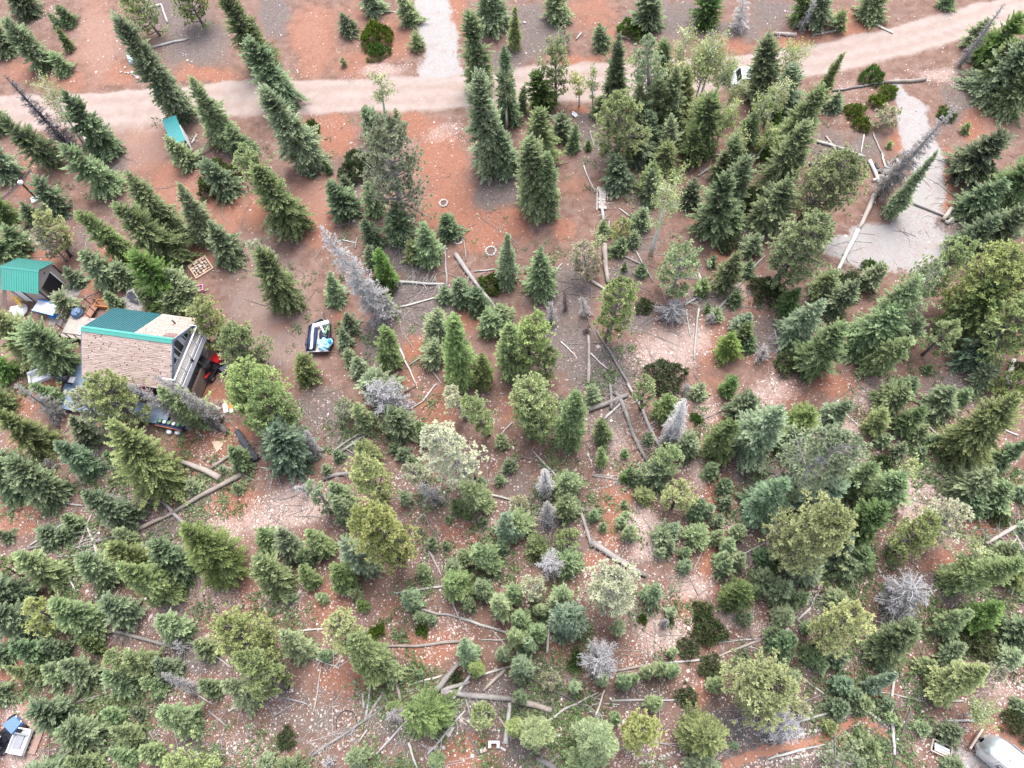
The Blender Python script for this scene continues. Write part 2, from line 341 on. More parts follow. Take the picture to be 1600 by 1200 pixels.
LITTER = [
 (300, 60, 70, 55, 1), (270, 20, 70, 40, 1), (430, 20, 30, 60, .9), (830, 50, 60, 60, 1), (790, 100, 40, 40, .9), (1040, 30, 80, 45, .9), (1150, 45, 60, 22, .9), (1220, 20, 80, 30, .8), (1400, 20, 60, 20, .4),
 (400, 470, 70, 60, .75), (430, 430, 60, 60, .6), (470, 520, 60, 40, .5), (420, 550, 60, 40, .8), (540, 360, 30, 60, .4), (640, 400, 60, 40, .9), (650, 470, 70, 50, 1), (590, 530, 30, 60, .9), (640, 520, 50, 40, .7), (780, 300, 50, 50, 1), (860, 330, 60, 40, .5), (800, 330, 30, 30, .8),
 (880, 460, 60, 60, 1), (880, 540, 70, 60, 1), (940, 580, 70, 50, 1), (980, 430, 50, 40, .8), (1000, 500, 40, 30, .9), (950, 660, 50, 50, .8), (900, 640, 50, 40, .7), (740, 620, 40, 80, .5), (500, 640, 60, 60, .8), (540, 690, 50, 40, .8), (600, 760, 60, 40, .5), (690, 780, 60, 40, .5),
 (860, 790, 60, 60, .9), (880, 860, 60, 40, .8), (800, 760, 50, 50, .7), (700, 890, 70, 50, .6), (560, 870, 40, 40, .5), (150, 720, 60, 50, .8), (190, 790, 70, 40, .8), (120, 840, 60, 40, .8), (240, 830, 60, 40, .7), (310, 770, 40, 40, .6), (170, 680, 50, 30, .6), (430, 780, 20, 20, .3),
 (420, 1070, 70, 40, .8), (470, 1130, 90, 60, .6), (620, 1150, 70, 40, .7), (700, 1110, 80, 50, 1), (800, 1090, 70, 50, 1), (850, 1060, 60, 40, .9), (780, 1150, 40, 30, .6), (820, 1180, 60, 40, .8), (1000, 1090, 70, 40, .8), (1130, 1140, 110, 50, .9), (1240, 1180, 80, 30, .9), (1220, 1140, 60, 30, .9), (1340, 1110, 90, 60, .8), (1370, 1160, 40, 40, .8), (1420, 1090, 60, 40, .7),
 (1260, 950, 60, 60, .8), (1290, 1040, 60, 40, .7), (1200, 890, 60, 40, .8), (1150, 870, 50, 40, .8), (1180, 740, 60, 40, .8), (1490, 920, 80, 30, .7), (1560, 860, 50, 30, .6), (1420, 680, 40, 30, .7), (1350, 560, 50, 20, .4), (1480, 610, 70, 40, .7), (1210, 520, 40, 50, .7), (1180, 530, 40, 40, .7), (1250, 560, 50, 30, .6), (1280, 470, 50, 40, .6), (1330, 440, 50, 20, .7), (1110, 470, 50, 40, .7), (1000, 380, 40, 40, .7), (1170, 350, 50, 50, .7), (920, 200, 40, 60, .8), (930, 240, 40, 50, .7), (1000, 300, 60, 30, .6), (1300, 230, 60, 50, .7), (1350, 230, 40, 40, .8), (1300, 270, 50, 40, .8), (1490, 350, 50, 30, .9), (1400, 330, 40, 14, .6), (1500, 160, 40, 60, .8), (1570, 320, 50, 40, .8),
 (200, 1160, 80, 40, .8), (110, 1190, 60, 30, .8), (300, 1180, 60, 30, .7), (200, 990, 60, 40, .6), (300, 1030, 60, 40, .9), (170, 940, 40, 30, .7), (30, 870, 50, 40, .5), (100, 900, 60, 40, .6), (190, 330, 50, 40, .5), (130, 370, 40, 30, .6), (180, 260, 30, 40, .7), (310, 240, 30, 30, .7), (380, 230, 50, 40, .6), (60, 330, 40, 30, .5), (570, 270, 70, 60, .7), (430, 250, 60, 30, .4), (400, 380, 50, 20, .6)]
PACK = [(430, 460, 85, 75, .9), (440, 540, 85, 40, .9), (380, 395, 55, 40, .8), (285, 290, 60, 55, .5), (225, 225, 75, 55, .8), (490, 300, 42, 75, .6), (150, 60, 55, 85, .75), (330, 345, 45, 45, .55), (490, 60, 40, 80, .5), (690, 60, 20, 60, .4), (170, 455, 50, 40, .5), (60, 300, 30, 20, .5), (40, 1150, 60, 60, .7), (1555, 195, 40, 40, .6), (1560, 1180, 50, 40, .6)]
PATH = [(1120, 1202, 9), (1200, 1172, 9), (1260, 1162, 8), (1305, 1150, 7), (1318, 1134, 7), (1340, 1125, 6.5), (1365, 1131, 6.5), (1385, 1150, 5)]
PATH2 = [(1318, 1150, 7), (1324, 1170, 8), (1326, 1190, 8)]

def zones(x, y):
    """soil zones at ground points (x, y): red, pale, litter, gravel, road, path"""
    px, py = proj(np.stack([x, y, np.zeros_like(x)], 1))
    jx = vnoise(x, y, 2.2, 1)*9 + vnoise(x, y, .8, 2)*4
    jy = vnoise(x, y, 2.2, 3)*9 + vnoise(x, y, .8, 4)*4
    qx, qy = px+jx, py+jy
    def blobs(B):
        r = np.zeros_like(px)
        for bx, by, rx, ry, s in B:
            m = (np.abs(qx-bx) < rx*1.5) & (np.abs(qy-by) < ry*1.5)
            d = np.hypot((qx[m]-bx)/rx, (qy[m]-by)/ry)
            r[m] = np.maximum(r[m], s*(1-sstep(.25, 1.45, d)))
        return r
    red, pale, lit = blobs(RED), blobs(PALE), blobs(LITTER)
    top, bot = np.interp(px, ROAD_X, ROAD_T), np.interp(px, ROAD_X, ROAD_B)
    wide = np.exp(-((px-230)/75)**2)          # the drive opens off the road here
    jj = vnoise(x, y, 1.3, 5)*3.5+vnoise(x, y, 4.5, 6)*3
    road = sstep(-8, 7, py+jj-top)*(1-sstep(-14-14*wide, 10+34*wide, py+jj-bot))
    gr = np.zeros_like(px)
    for p in GRAVEL: gr = np.maximum(gr, 1-sstep(.50, 1.45, seg_dist(px+jx*.9, py+jy*.9, p)))
    path = np.maximum(1-sstep(.8, 1.1, seg_dist(px, py, PATH)), 1-sstep(.8, 1.1, seg_dist(px, py, PATH2)))
    global PACKED
    PACKED = blobs(PACK)
    return red, pale, lit, gr, road, path

def ground_mat():
    m, t, out = mat_new('forest_soil')
    A = lambda n: N(t, 'ShaderNodeAttribute', attribute_name=n).outputs['Fac']
    co = N(t, 'ShaderNodeTexCoord').outputs['Object']
    n_big = noise(t, co, 0.22, 4, .6).outputs[0]; n_mid = noise(t, co, 1.1, 5, .65).outputs[0]
    n_fin = noise(t, co, 4.5, 6, .8).outputs[0]; n_grit = noise(t, co, 13.0, 4, .8).outputs[0]
    n_mix = math_(t, 'ADD', math_(t, 'MULTIPLY', n_mid, .5), math_(t, 'MULTIPLY', n_fin, .5))
    def soft(a, lo, hi, n=n_mid, k=.7):          # break a zone edge up with noise
        s = math_(t, 'ADD', a, math_(t, 'MULTIPLY', math_(t, 'SUBTRACT', n, .5), k))
        mr = N(t, 'ShaderNodeMapRange', interpolation_type='SMOOTHSTEP'); t.links.new(s, mr.inputs[0])
        mr.inputs[1].default_value = lo; mr.inputs[2].default_value = hi; return mr.outputs[0]
    base = mixc(t, ramp(t, n_mid, [(.35, (0, 0, 0)), (.65, (1, 1, 1))]), (.122, .069, .053), (.192, .124, .100))
    c = mixc(t, soft(A('litter'), .30, .85, n_mix, 1.5), base, mixc(t, ramp(t, n_fin, [(.3, (0, 0, 0)), (.7, (1, 1, 1))]), (.066, .051, .046), (.178, .143, .131)))
    c = mixc(t, soft(A('red'), .25, .80, n_mix, 1.2), c, mixc(t, ramp(t, n_fin, [(.3, (0, 0, 0)), (.7, (1, 1, 1))]), (.170, .074, .047), (.270, .130, .090)))
    c = mixc(t, math_(t, 'MULTIPLY', soft(A('pale'), .40, 1.0, n_fin, 1.1), .85), c, mixc(t, n_grit, (.260, .165, .138), (.430, .345, .315)))
    c = mixc(t, math_(t, 'MULTIPLY', soft(A('packed'), .25, .95, n_mix, .9), .72), c, mixc(t, n_fin, (.205, .136, .112), (.262, .186, .158)))
    # small stones and needles as colour grain where they are too fine to build
    vor = N(t, 'ShaderNodeTexVoronoi'); vor.inputs['Scale'].default_value = 7.0; t.links.new(co, vor.inputs['Vector'])
    spk = ramp(t, vor.outputs['Distance'], [(.10, (1, 1, 1)), (.24, (0, 0, 0))])
    vc = N(t, 'ShaderNodeSeparateColor'); t.links.new(vor.outputs['Color'], vc.inputs[0])
    gate = math_(t, 'LESS_THAN', vc.outputs[0], math_(t, 'ADD', .10, math_(t, 'MULTIPLY', A('pale'), .35)))
    c = mixc(t, math_(t, 'MULTIPLY', math_(t, 'MULTIPLY', spk, gate), .8), c, (.50, .44, .41))
    drk = ramp(t, n_grit, [(.30, (1, 1, 1)), (.44, (0, 0, 0))])
    c = mixc(t, math_(t, 'MULTIPLY', drk, .4), c, (.10, .07, .06))
    n_path = soft(A('path'), .4, .7, n_fin, .4)
    c = mixc(t, n_path, c, mixc(t, n_fin, (.230, .105, .068), (.330, .170, .120)))
    grav = mixc(t, ramp(t, n_grit, [(.3, (0, 0, 0)), (.7, (1, 1, 1))]), (.192, .174, .166), (.344, .322, .312))
    grav = mixc(t, math_(t, 'MULTIPLY', ramp(t, n_mid, [(.48, (0, 0, 0)), (.64, (1, 1, 1))]), .8), grav, (.260, .215, .200))
    c = mixc(t, soft(A('gravel'), .36, .78, n_mix, 1.8), c, grav)
    # graded dirt road: pale, with faint wheel tracks that run along it
    tr = N(t, 'ShaderNodeAttribute', attribute_name='across').outputs['Fac']
    wv = math_(t, 'SINE', math_(t, 'MULTIPLY', tr, 17.0))
    rd = mixc(t, n_big, (.225, .166, .142), (.272, .208, .182))
    rd = mixc(t, ramp(t, math_(t, 'ADD', math_(t, 'MULTIPLY', wv, .09), n_mid), [(.36, (0, 0, 0)), (.66, (.7, .7, .7))]), rd, (.300, .248, .226))
    rd = mixc(t, math_(t, 'MULTIPLY', ramp(t, n_grit, [(.25, (1, 1, 1)), (.45, (0, 0, 0))]), .22), rd, (.161, .105, .087))
    c = mixc(t, soft(A('road'), .25, .75, n_fin, .8), c, rd)
    b = N(t, 'ShaderNodeBsdfPrincipled'); b.inputs['Roughness'].default_value = 0.95; b.inputs['Specular IOR Level'].default_value = 0.1
    t.links.new(c, b.inputs['Base Color'])
    bp = N(t, 'ShaderNodeBump'); bp.inputs['Strength'].default_value = 0.55; bp.inputs['Distance'].default_value = 0.05
    hgt = math_(t, 'MULTIPLY', math_(t, 'ADD', n_fin, math_(t, 'MULTIPLY', n_grit, .5)), math_(t, 'SUBTRACT', 1.0, math_(t, 'MULTIPLY', A('road'), .75)))
    t.links.new(hgt, bp.inputs['Height']); t.links.new(bp.outputs[0], b.inputs['Normal'])
    t.links.new(b.outputs[0], out.inputs[0]); return m
SOIL = ground_mat()

def relief(x, y):
    return vnoise(x, y, 3.1, 11)*.05 + vnoise(x, y, .9, 12)*.025
def build_ground():
    st = .32
    xs = np.concatenate([[-400, -250, -150, -110], np.arange(-84, 70.01, st), [95, 150, 250, 400]])
    ys = np.concatenate([[-400, -200, -90, -40], np.arange(-16, 92.01, st), [120, 180, 280, 420]])
    X, Y = np.meshgrid(xs, ys); nx, ny = len(xs), len(ys)
    x, y = X.ravel(), Y.ravel()
    red, pale, lit, gr, road, path = zones(x, y); packed = PACKED
    px, py = proj(np.stack([x, y, np.zeros_like(x)], 1))
    top, bot = np.interp(px, ROAD_X, ROAD_T), np.interp(px, ROAD_X, ROAD_B)
    across = np.clip((py-top)/(bot-top), -1, 2)
    flat = 1-np.clip(np.maximum(road, gr), 0, 1)*.85
    z = relief(x, y)*flat - .06
    V = np.stack([x, y, z], 1)
    i = np.arange(nx*ny).reshape(ny, nx)
    Fq = np.stack([i[:-1, :-1].ravel(), i[:-1, 1:].ravel(), i[1:, 1:].ravel(), i[1:, :-1].ravel()], 1)
    at_ = dict(red=red, pale=pale, litter=lit, gravel=gr, road=road, path=path, across=across, packed=packed)
    struct(link('ground', mesh_np('ground', V, Fq, [SOIL], at_, smooth=True)))
    def sheet(name, mask, dz):
        f = Fq[(mask[Fq].max(1) > .3)]
        if not len(f): return
        u, inv = np.unique(f, return_inverse=True)
        struct(link(name, mesh_np(name, V[u]+[0, 0, dz], inv.reshape(f.shape), [SOIL], {k: a[u] for k, a in at_.items()}, smooth=True)))
    sheet('dirt_road', road, .004)
    top_drive = gr*(py < 130)
    sheet('gravel_drive', np.where((px < 800) & (py < 200), gr, 0), .009)
    sheet('gravel_clearing', np.where(px > 1200, gr, 0)*(py < 500), .009)
    sheet('gravel_pad', np.where(px > 1200, gr, 0)*(py > 900), .009)
    sheet('footpath', path, .014)
build_ground()

# loose stones, twigs and ground plants: nobody could count them
def scatter_ground():
    n = 590000
    r = np.random.default_rng(21)
    px = r.uniform(-40, 1640, n); py = r.uniform(-30, 1230, n)
    v = np.stack([px-800, py-600, np.full(n, FOC)], 1) @ ROT.T
    tt = -CH/v[:, 2]; x, y = v[:, 0]*tt, v[:, 1]*tt
    red, pale, lit, gr, road, path = zones(x, y)
    dens = (.03+.60*pale+.05*red+.05*lit+.10*gr+.19*sstep(520, 760, py))*(1-.93*road)*(1-.9*path)*(1-.4*np.clip(gr, 0, 1))
    dens *= .55+.9*np.clip(vnoise(x, y, 1.7, 31)+.35, 0, 1)
    dens *= 1-.75*PACKED
    keep = r.random(n) < dens
    x, y, pl = x[keep], y[keep], pale[keep]; k = len(x)
    s = np.exp(r.normal(math.log(.036), .40, k)); s = np.clip(s, .02, .17)
    O = np.array([[1, 0, 0], [0, 1, 0], [-1, 0, 0], [0, -1, 0], [0, 0, .8]], float)
    P = O[None]*(1+r.uniform(-.35, .35, (k, 5, 1)))
    a = r.uniform(0, 6.28, k); ca, sa = np.cos(a), np.sin(a); el = r.uniform(.6, 1.5, k)
    X = (P[:, :, 0]*ca[:, None]*el[:, None]-P[:, :, 1]*sa[:, None])*s[:, None]+x[:, None]
    Yv = (P[:, :, 0]*sa[:, None]*el[:, None]+P[:, :, 1]*ca[:, None])*s[:, None]+y[:, None]
    Zv = P[:, :, 2]*s[:, None]+(relief(x, y)-.06)[:, None]+.01
    Fo = np.array([[0, 1, 4], [1, 2, 4], [2, 3, 4], [3, 0, 4]])
    Fs = (Fo[None]+5*np.arange(k)[:, None, None]).reshape(-1, 3)
    tint = np.repeat(r.random(k), 5)
    m, t, out = mat_new('stone_chips')
    A = N(t, 'ShaderNodeAttribute', attribute_name='tint').outputs['Fac']
    c = ramp(t, A, [(0, (.16, .10, .085)), (.35, (.33, .235, .20)), (.75, (.46, .39, .36)), (1, (.60, .56, .53))])
    b = N(t, 'ShaderNodeBsdfDiffuse'); t.links.new(c, b.inputs[0]); t.links.new(b.outputs[0], out.inputs[0])
    o = link('stone_chips', mesh_np('stone_chips', np.stack([X, Yv, Zv], 2).reshape(-1, 3), Fs, [m], {'tint': tint}))
    tag(o, 'pale pink and white stone chips strewn over the red soil', 'stones', kind='stuff')
    # twigs
    n = 95000
    px = r.uniform(-40, 1640, n); py = r.uniform(-30, 1230, n)
    v = np.stack([px-800, py-600, np.full(n, FOC)], 1) @ ROT.T
    tt = -CH/v[:, 2]; x, y = v[:, 0]*tt, v[:, 1]*tt
    red, pale, lit, gr, road, path = zones(x, y)
    keep = r.random(n) < (.10+.55*lit+.12*pale+.25*gr)*(1-np.clip(road+path+.4*gr, 0, 1))*(1-.8*PACKED)*(py > 230)*np.clip(.45+vnoise(x, y, 3, 33), .05, 1)
    x, y = x[keep], y[keep]; k = len(x)
    L = np.clip(np.exp(r.normal(math.log(.55), .6, k)), .15, 2.4); big = (r.random(k) < .17) & (y < 49); L = np.where(big, r.uniform(1.6, 4.6, k), L); wd = (.008+.013*r.random(k)*np.sqrt(L))*np.where(big, 1.25, 1)
    a = r.uniform(0, 6.28, k); tilt = np.abs(r.normal(.0, .05, k))*np.where(L > 1.2, .35, 1)
    d = np.stack([np.cos(a), np.sin(a), tilt], 1); side = np.stack([-np.sin(a), np.cos(a), np.zeros(k)], 1)
    c0 = np.stack([x, y, relief(x, y)-.03], 1)
    up = np.array([0, 0, 1.])
    bend = r.normal(0, .12, k)[:, None]*L[:, None]*side
    rings = []
    for s_, wf in ((-.5, 1.0), (0.0, .85), (.5, .35)):
        cc = c0+d*(L*s_)[:, None]+(bend if s_ == 0 else 0)
        ww = (wd*wf)[:, None]
        rings += [cc-side*ww, cc+side*ww, cc+up*ww*1.7]
    P = np.stack(rings, 1)
    Fo = []
    for g in (0, 3):
        for q in range(3):
            q2 = (q+1) % 3; Fo.append([g+q, g+q2, g+3+q2, g+3+q])
    Fs = (np.array(Fo)[None]+9*np.arange(k)[:, None, None]).reshape(-1, 4)
    o = link('fallen_twigs', mesh_np('fallen_twigs', P.reshape(-1, 3), Fs, [LEAF['d']], {'tip': np.repeat(np.where(big, r.uniform(.5, 1, k), r.uniform(.1, 1, k)), 9), 'clump': np.repeat(r.uniform(0, 1, k), 9)}))
    tag(o, 'grey broken twigs scattered over the forest floor', 'twigs', kind='stuff')
    # ground plants
    n = 40000
    px = r.uniform(-20, 1620, n); py = r.uniform(180, 1220, n)
    v = np.stack([px-800, py-600, np.full(n, FOC)], 1) @ ROT.T
    tt = -CH/v[:, 2]; x, y = v[:, 0]*tt, v[:, 1]*tt
    red, pale, lit, gr, road, path = zones(x, y)
    wz = np.clip(vnoise(x, y, 5, 41)*1.5+vnoise(x, y, 1.6, 42)*1.0+.05, 0, 1)*(1-np.clip(road+gr+path, 0, 1))*(.10+.90*sstep(500, 680, py))*(1-.55*red)
    keep = r.random(n) < wz*.75
    x, y = x[keep], y[keep]; k = len(x)
    nb = 18
    s = np.clip(np.exp(r.normal(math.log(.21), .42, k)), .06, .42)
    az = r.uniform(0, 6.28, (k, nb)); el = r.uniform(.25, 1.3, (k, nb)); off = r.normal(0, .8, (k, nb, 2))*s[:, None, None]
    dv = np.stack([np.cos(az)*np.cos(el), np.sin(az)*np.cos(el), np.sin(el)], 2)
    root = np.stack([x[:, None]+off[:, :, 0], y[:, None]+off[:, :, 1], np.broadcast_to((relief(x, y)-.05)[:, None], (k, nb))], 2)
    V, F, tp = blades(root.reshape(-1, 3), dv.reshape(-1, 3), np.repeat(s, nb)*r.uniform(.6, 1.2, k*nb), .38, r)
    o = link('ground_plants', mesh_np('ground_plants', V, F, [LEAF['h']], {'tip': tp, 'clump': np.repeat(np.repeat(r.random(k), nb), 4)}))
    tag(o, 'low green herbs growing between the trees', 'ground plants', kind='stuff')

def blades(root, d, L, wf, r, lift=.10):
    """kite-shaped leaf blades: n roots, directions, lengths -> verts, tris, tip attribute"""
    n = len(root)
    d = d/np.linalg.norm(d, axis=1)[:, None]
    L = np.broadcast_to(np.asarray(L, float), (n,))
    rv = r.normal(0, 1, (n, 3)); rv[:, 2] *= .35
    s = np.cross(d, np.array([0, 0, 1.])+.45*rv); s /= np.linalg.norm(s, axis=1)[:, None]+1e-9
    up = np.cross(s, d)
    w = (L*wf*.5)[:, None]; Lc = L[:, None]
    mid = root+d*Lc*.5+up*Lc*lift
    V = np.stack([root, mid-s*w, root+d*Lc, mid+s*w], 1).reshape(-1, 3)
    i = 4*np.arange(n)[:, None]
    F = np.concatenate([i+np.array([[0, 1, 2]]), i+np.array([[0, 2, 3]])], 0)
    tip = np.tile([0., .5, 1., .5], n)
    return V, F, tip
scatter_ground()
# ---------------------------------------------------------------- tree prototypes
def prof_con(t): return np.where(t < .10, .72+2.8*t, np.power(np.clip((1-t)/.9, 0, 1), .58))
def prof_pine(t): return np.sqrt(np.clip(1-((t-.52)/.50)**2, 0, 1))*np.where(t > .16, 1, .2)
def prof_asp(t): return np.sqrt(np.clip(1-((t-.66)/.36)**2, 0, 1))
def prof_dome(t): return np.sqrt(np.clip(1-t*t, 0, 1))
def prof_fir(t): return np.where(t < .14, .66+2.4*t, np.power(np.clip((1-t)/.86, 0, 1), .46))
def prof_bush(t): return np.sqrt(np.clip(1-((t-.42)/.60)**2, 0, 1))
PROF = {'bush': prof_bush, 'fir': prof_fir, 'con': prof_con, 'pine': prof_pine, 'asp': prof_asp, 'dead': prof_con, 'dome': prof_dome}

def tubes(paths, rads, n=4):
    """many tapered limbs in one go: list of (k,3) paths and (k,) radii"""
    mb = MB()
    for p, q in zip(paths, rads): mb.tube([tuple(a) for a in p], list(q), n, cap=False)
    return mb

def gen_fir(R, h, r, dens=1.0): return gen_conifer(R, h, r, 1.22*dens, prof_fir, .45)
def gen_conifer(R, h, r, dens=1.0, prof=prof_con, lift=0.0):
    ex = r.uniform(.62, 1.30); gap_az, gap_t = r.uniform(0, 6.28, 3), r.uniform(.1, .8, 3); skew = r.uniform(0, .22); skaz = r.uniform(0, 6.28)
    roots, dirs, lens, clump, tipb = [], [], [], [], []
    ds = max(.20, min(.42, .17*R+.10)); z = .05*h+.1
    ph = r.uniform(0, 6.28, 6)
    limbs, lr = [], []
    while z < h*.985:
        t = z/h
        rad = R*float(prof(np.array(t)))**ex*(1+.14*math.sin(t*23+skaz)*(t < .9))
        nbr = int(np.clip(round(2*math.pi*rad/.27*dens)+4, 6, 22))
        a0 = r.uniform(0, 6.28)
        for b in range(nbr):
            az = a0+2*math.pi*(b+r.uniform(-.45, .45))/nbr
            lobe = 1+.14*math.sin(3*az+ph[0]+t*7)+.10*math.sin(5*az+ph[1]-t*13)+.13*math.sin(2*az+ph[2]+t*17)+.08*math.sin(7*az+ph[3]+t*37)
            L = rad*lobe*(r.uniform(.86, 1.12) if not lift else r.uniform(.90, 1.05))
            L *= 1+skew*math.cos(az-skaz)
            if L < .08: continue
            if any(abs((az-g+math.pi) % (2*math.pi)-math.pi) < .5 and abs(t-q) < .07 for g, q in zip(gap_az, gap_t)): L *= .55
            if r.random() < .05: L *= .6
            el = -.30+1.15*t**1.3+r.normal(0, .17)
            droop = .22*(1-t)
            nb = int(np.clip(L/.095*dens, 4, 22))
            s = np.linspace(.24, 1.0, nb)+r.uniform(-.03, .03, nb)
            zz = z+r.uniform(-.75, .75)*ds
            pos = np.stack([np.cos(az)*L*s*math.cos(el), np.sin(az)*L*s*math.cos(el), zz+L*s*math.sin(el)-droop*L*s*s+.10*L*s**4], 1)
            bd = np.array([math.cos(az), math.sin(az), math.sin(el)-droop])
            cr = r.random()
            for sg in (-1, 1):
                ang = az+sg*(r.uniform(.5, 1.05, nb))
                up = r.uniform(-.10, .50, nb)+lift*s
                dv = np.stack([np.cos(ang), np.sin(ang), up+math.sin(el)*.6], 1)
                l = ((.34 if not lift else .22)*L*(1.05-s)+.14)*r.uniform(.6, 1.2, nb)
                roots.append(pos); dirs.append(dv); lens.append(np.clip(l, .10, .52)); clump.append(np.full(nb, cr)); tipb.append(s)
            roots.append(pos[-2:]); dirs.append(np.tile(bd+[0, 0, .25], (2, 1))+r.normal(0, .15, (2, 3))); lens.append(np.array([.3, .26])*min(1, .4+L*.6)*(.6 if lift else 1)); clump.append(np.full(2, cr)); tipb.append(np.ones(2))
            if b % 2 == 0 and L > .6:
                limbs.append(np.stack([[0, 0, zz], pos[nb//2], pos[-1]])); lr.append([.035*L+.01, .022*L+.006, .005])
        z += ds*r.uniform(.8, 1.2)
    # leader
    roots.append(np.tile([[0, 0, h*.93]], (5, 1))); dirs.append(r.normal(0, .25, (5, 3))+[0, 0, 1]); lens.append(np.full(5, h*.05+.12)); clump.append(r.random(5)); tipb.append(np.ones(5))
    root, d, l, c, tb = map(np.concatenate, (roots, dirs, lens, clump, tipb))
    V, F, tip = blades(root, d, l, .46, r)
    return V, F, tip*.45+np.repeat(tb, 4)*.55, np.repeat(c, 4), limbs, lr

def gen_pine(R, h, r, dens=1.0, sparse=0.0):
    """limbs that end in round tufts of long needles"""
    roots, dirs, lens, clump, tipb = [], [], [], [], []
    limbs, lr = [], []
    area = 2*math.pi*R*h*.62+math.pi*R*R
    nt_ = int(np.clip(area*11.5*dens*(1-sparse), 50, 1400))
    nl = int(np.clip(nt_/13, 14, 130))
    ph = r.uniform(0, 6.28, 4); k = 0
    for i in range(nl):
        t = .20+.77*((i+.5)/nl)**.85
        az = i*2.399+r.normal(0, .3)
        lobe = 1+.18*math.sin(3*az+ph[0]+t*6)+.16*math.sin(4*az+ph[1]-t*8)
        L = R*float(prof_pine(np.array(t)))*lobe*r.uniform(.72, 1.1)
        if L < .15: L = .15
        el = .05+.75*t+r.normal(0, .14)
        z0 = t*h-L*.30
        bd = np.array([math.cos(az)*math.cos(el), math.sin(az)*math.cos(el), math.sin(el)])
        m = max(2, int(round(nt_/nl*r.uniform(.6, 1.4))))
        end = np.array([0, 0, z0])+bd*L
        mid = np.array([0, 0, z0])+bd*L*.5-np.array([0, 0, .05*L])
        limbs.append(np.stack([[0, 0, z0], mid, end])); lr.append([.03*L+.016, .02*L+.012, .010])
        sd = np.array([-math.sin(az), math.cos(az), 0])
        cr = r.random()
        for j in range(m):
            s = 1.0 if j == 0 else r.uniform(.45, 1.0)
            lat = 0 if j == 0 else r.normal(0, .34)*L*s
            p = np.array([0, 0, z0])+bd*L*s+sd*lat+np.array([0, 0, r.uniform(-.05, .16)*L+.04])
            q = math.hypot(p[0], p[1])
            od = np.array([p[0], p[1], 0])/(q+1e-6)
            nb = 13
            dv = od*.55+np.array([0, 0, .62])+r.normal(0, .62, (nb, 3))
            roots.append(np.tile(p, (nb, 1))); dirs.append(dv); lens.append(r.uniform(.17, .30, nb)*(.62+.18*min(R, 2.2)))
            clump.append(np.full(nb, np.clip(cr*.5+r.random()*.5, 0, 1))); tipb.append(np.full(nb, min(1, .25+.75*q/(R*.9)+.25*(t-.5))))
            if j and j % 2 == 0:
                limbs.append(np.stack([np.array([0, 0, z0])+bd*L*max(.1, s-.25), p])); lr.append([.016, .006])
    root, d, l, c, tb = map(np.concatenate, (roots, dirs, lens, clump, tipb))
    V, F, tip = blades(root, d, l, .36, r, .04)
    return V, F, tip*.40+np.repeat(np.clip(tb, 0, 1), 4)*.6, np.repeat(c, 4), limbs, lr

def gen_bush(R, h, r, dens=1.0): return gen_dead(R, h, r, dens, prof_bush)
def gen_dead(R, h, r, dens=1.0, prof=prof_con):
    """grey snag: drooping bare limbs with a haze of fine twigs"""
    roots, dirs, lens, clump, tipb = [], [], [], [], []
    limbs, lr = [], []; q_ = 1.0 if h/R > 2.2 else 1.5
    z = .07*h
    while z < h*.98:
        t = z/h; rad = R*float(prof(np.array(t)))
        for b in range(int(np.clip(rad*4.2*dens+2, 4, 10)) if h/R > 2.2 else 4 if R < 1.2 else 7):
            az = r.uniform(0, 6.28); L = rad*r.uniform(.5, 1.12)*(1 if h/R > 2.2 else 1.15)
            el = -.25+1.0*t+r.normal(0, .22)
            p1 = np.array([math.cos(az)*L*.5, math.sin(az)*L*.5, z+L*.5*math.sin(el)])
            a2 = az+r.normal(0, .25)
            p2 = p1+np.array([math.cos(a2)*L*.5, math.sin(a2)*L*.5, L*.5*(math.sin(el)-.25)])
            limbs.append(np.stack([[0, 0, z], p1, p2])); lr.append([(.024*L+.014)*q_, (.017*L+.010)*q_, .006*q_])
            nb = int(np.clip(L*((9+5*min(R, 2)) if h/R > 2.2 else 5.5 if R < 1.2 else 12)*dens, 3, 34))
            s = r.uniform(.2, 1, nb)
            pos = np.where(s[:, None] < .5, np.array([0, 0, z])+(p1-[0, 0, z])*(s[:, None]*2), p1+(p2-p1)*(s[:, None]*2-1))
            ang = az+r.choice([-1, 1], nb)*r.uniform(.3, 1.3, nb)
            dv = np.stack([np.cos(ang), np.sin(ang), r.normal(-.05, .4, nb)], 1)
            roots.append(pos); dirs.append(dv); lens.append(np.clip(.45*L*(1.1-s)*r.uniform(.5, 1.2, nb)+.10, .1, .8)); clump.append(r.random(nb)); tipb.append(s)
        z += max(.12, min(.30, R*.16))*r.uniform(.7, 1.3)
    root, d, l, c, tb = map(np.concatenate, (roots, dirs, lens, clump, tipb))
    V, F, tip = blades(root, d, l, np.clip(.040/np.maximum(l, .1), .06, .24), r, .12)
    return V, F, tip*.5+np.repeat(tb, 4)*.5, np.repeat(c, 4), limbs, lr

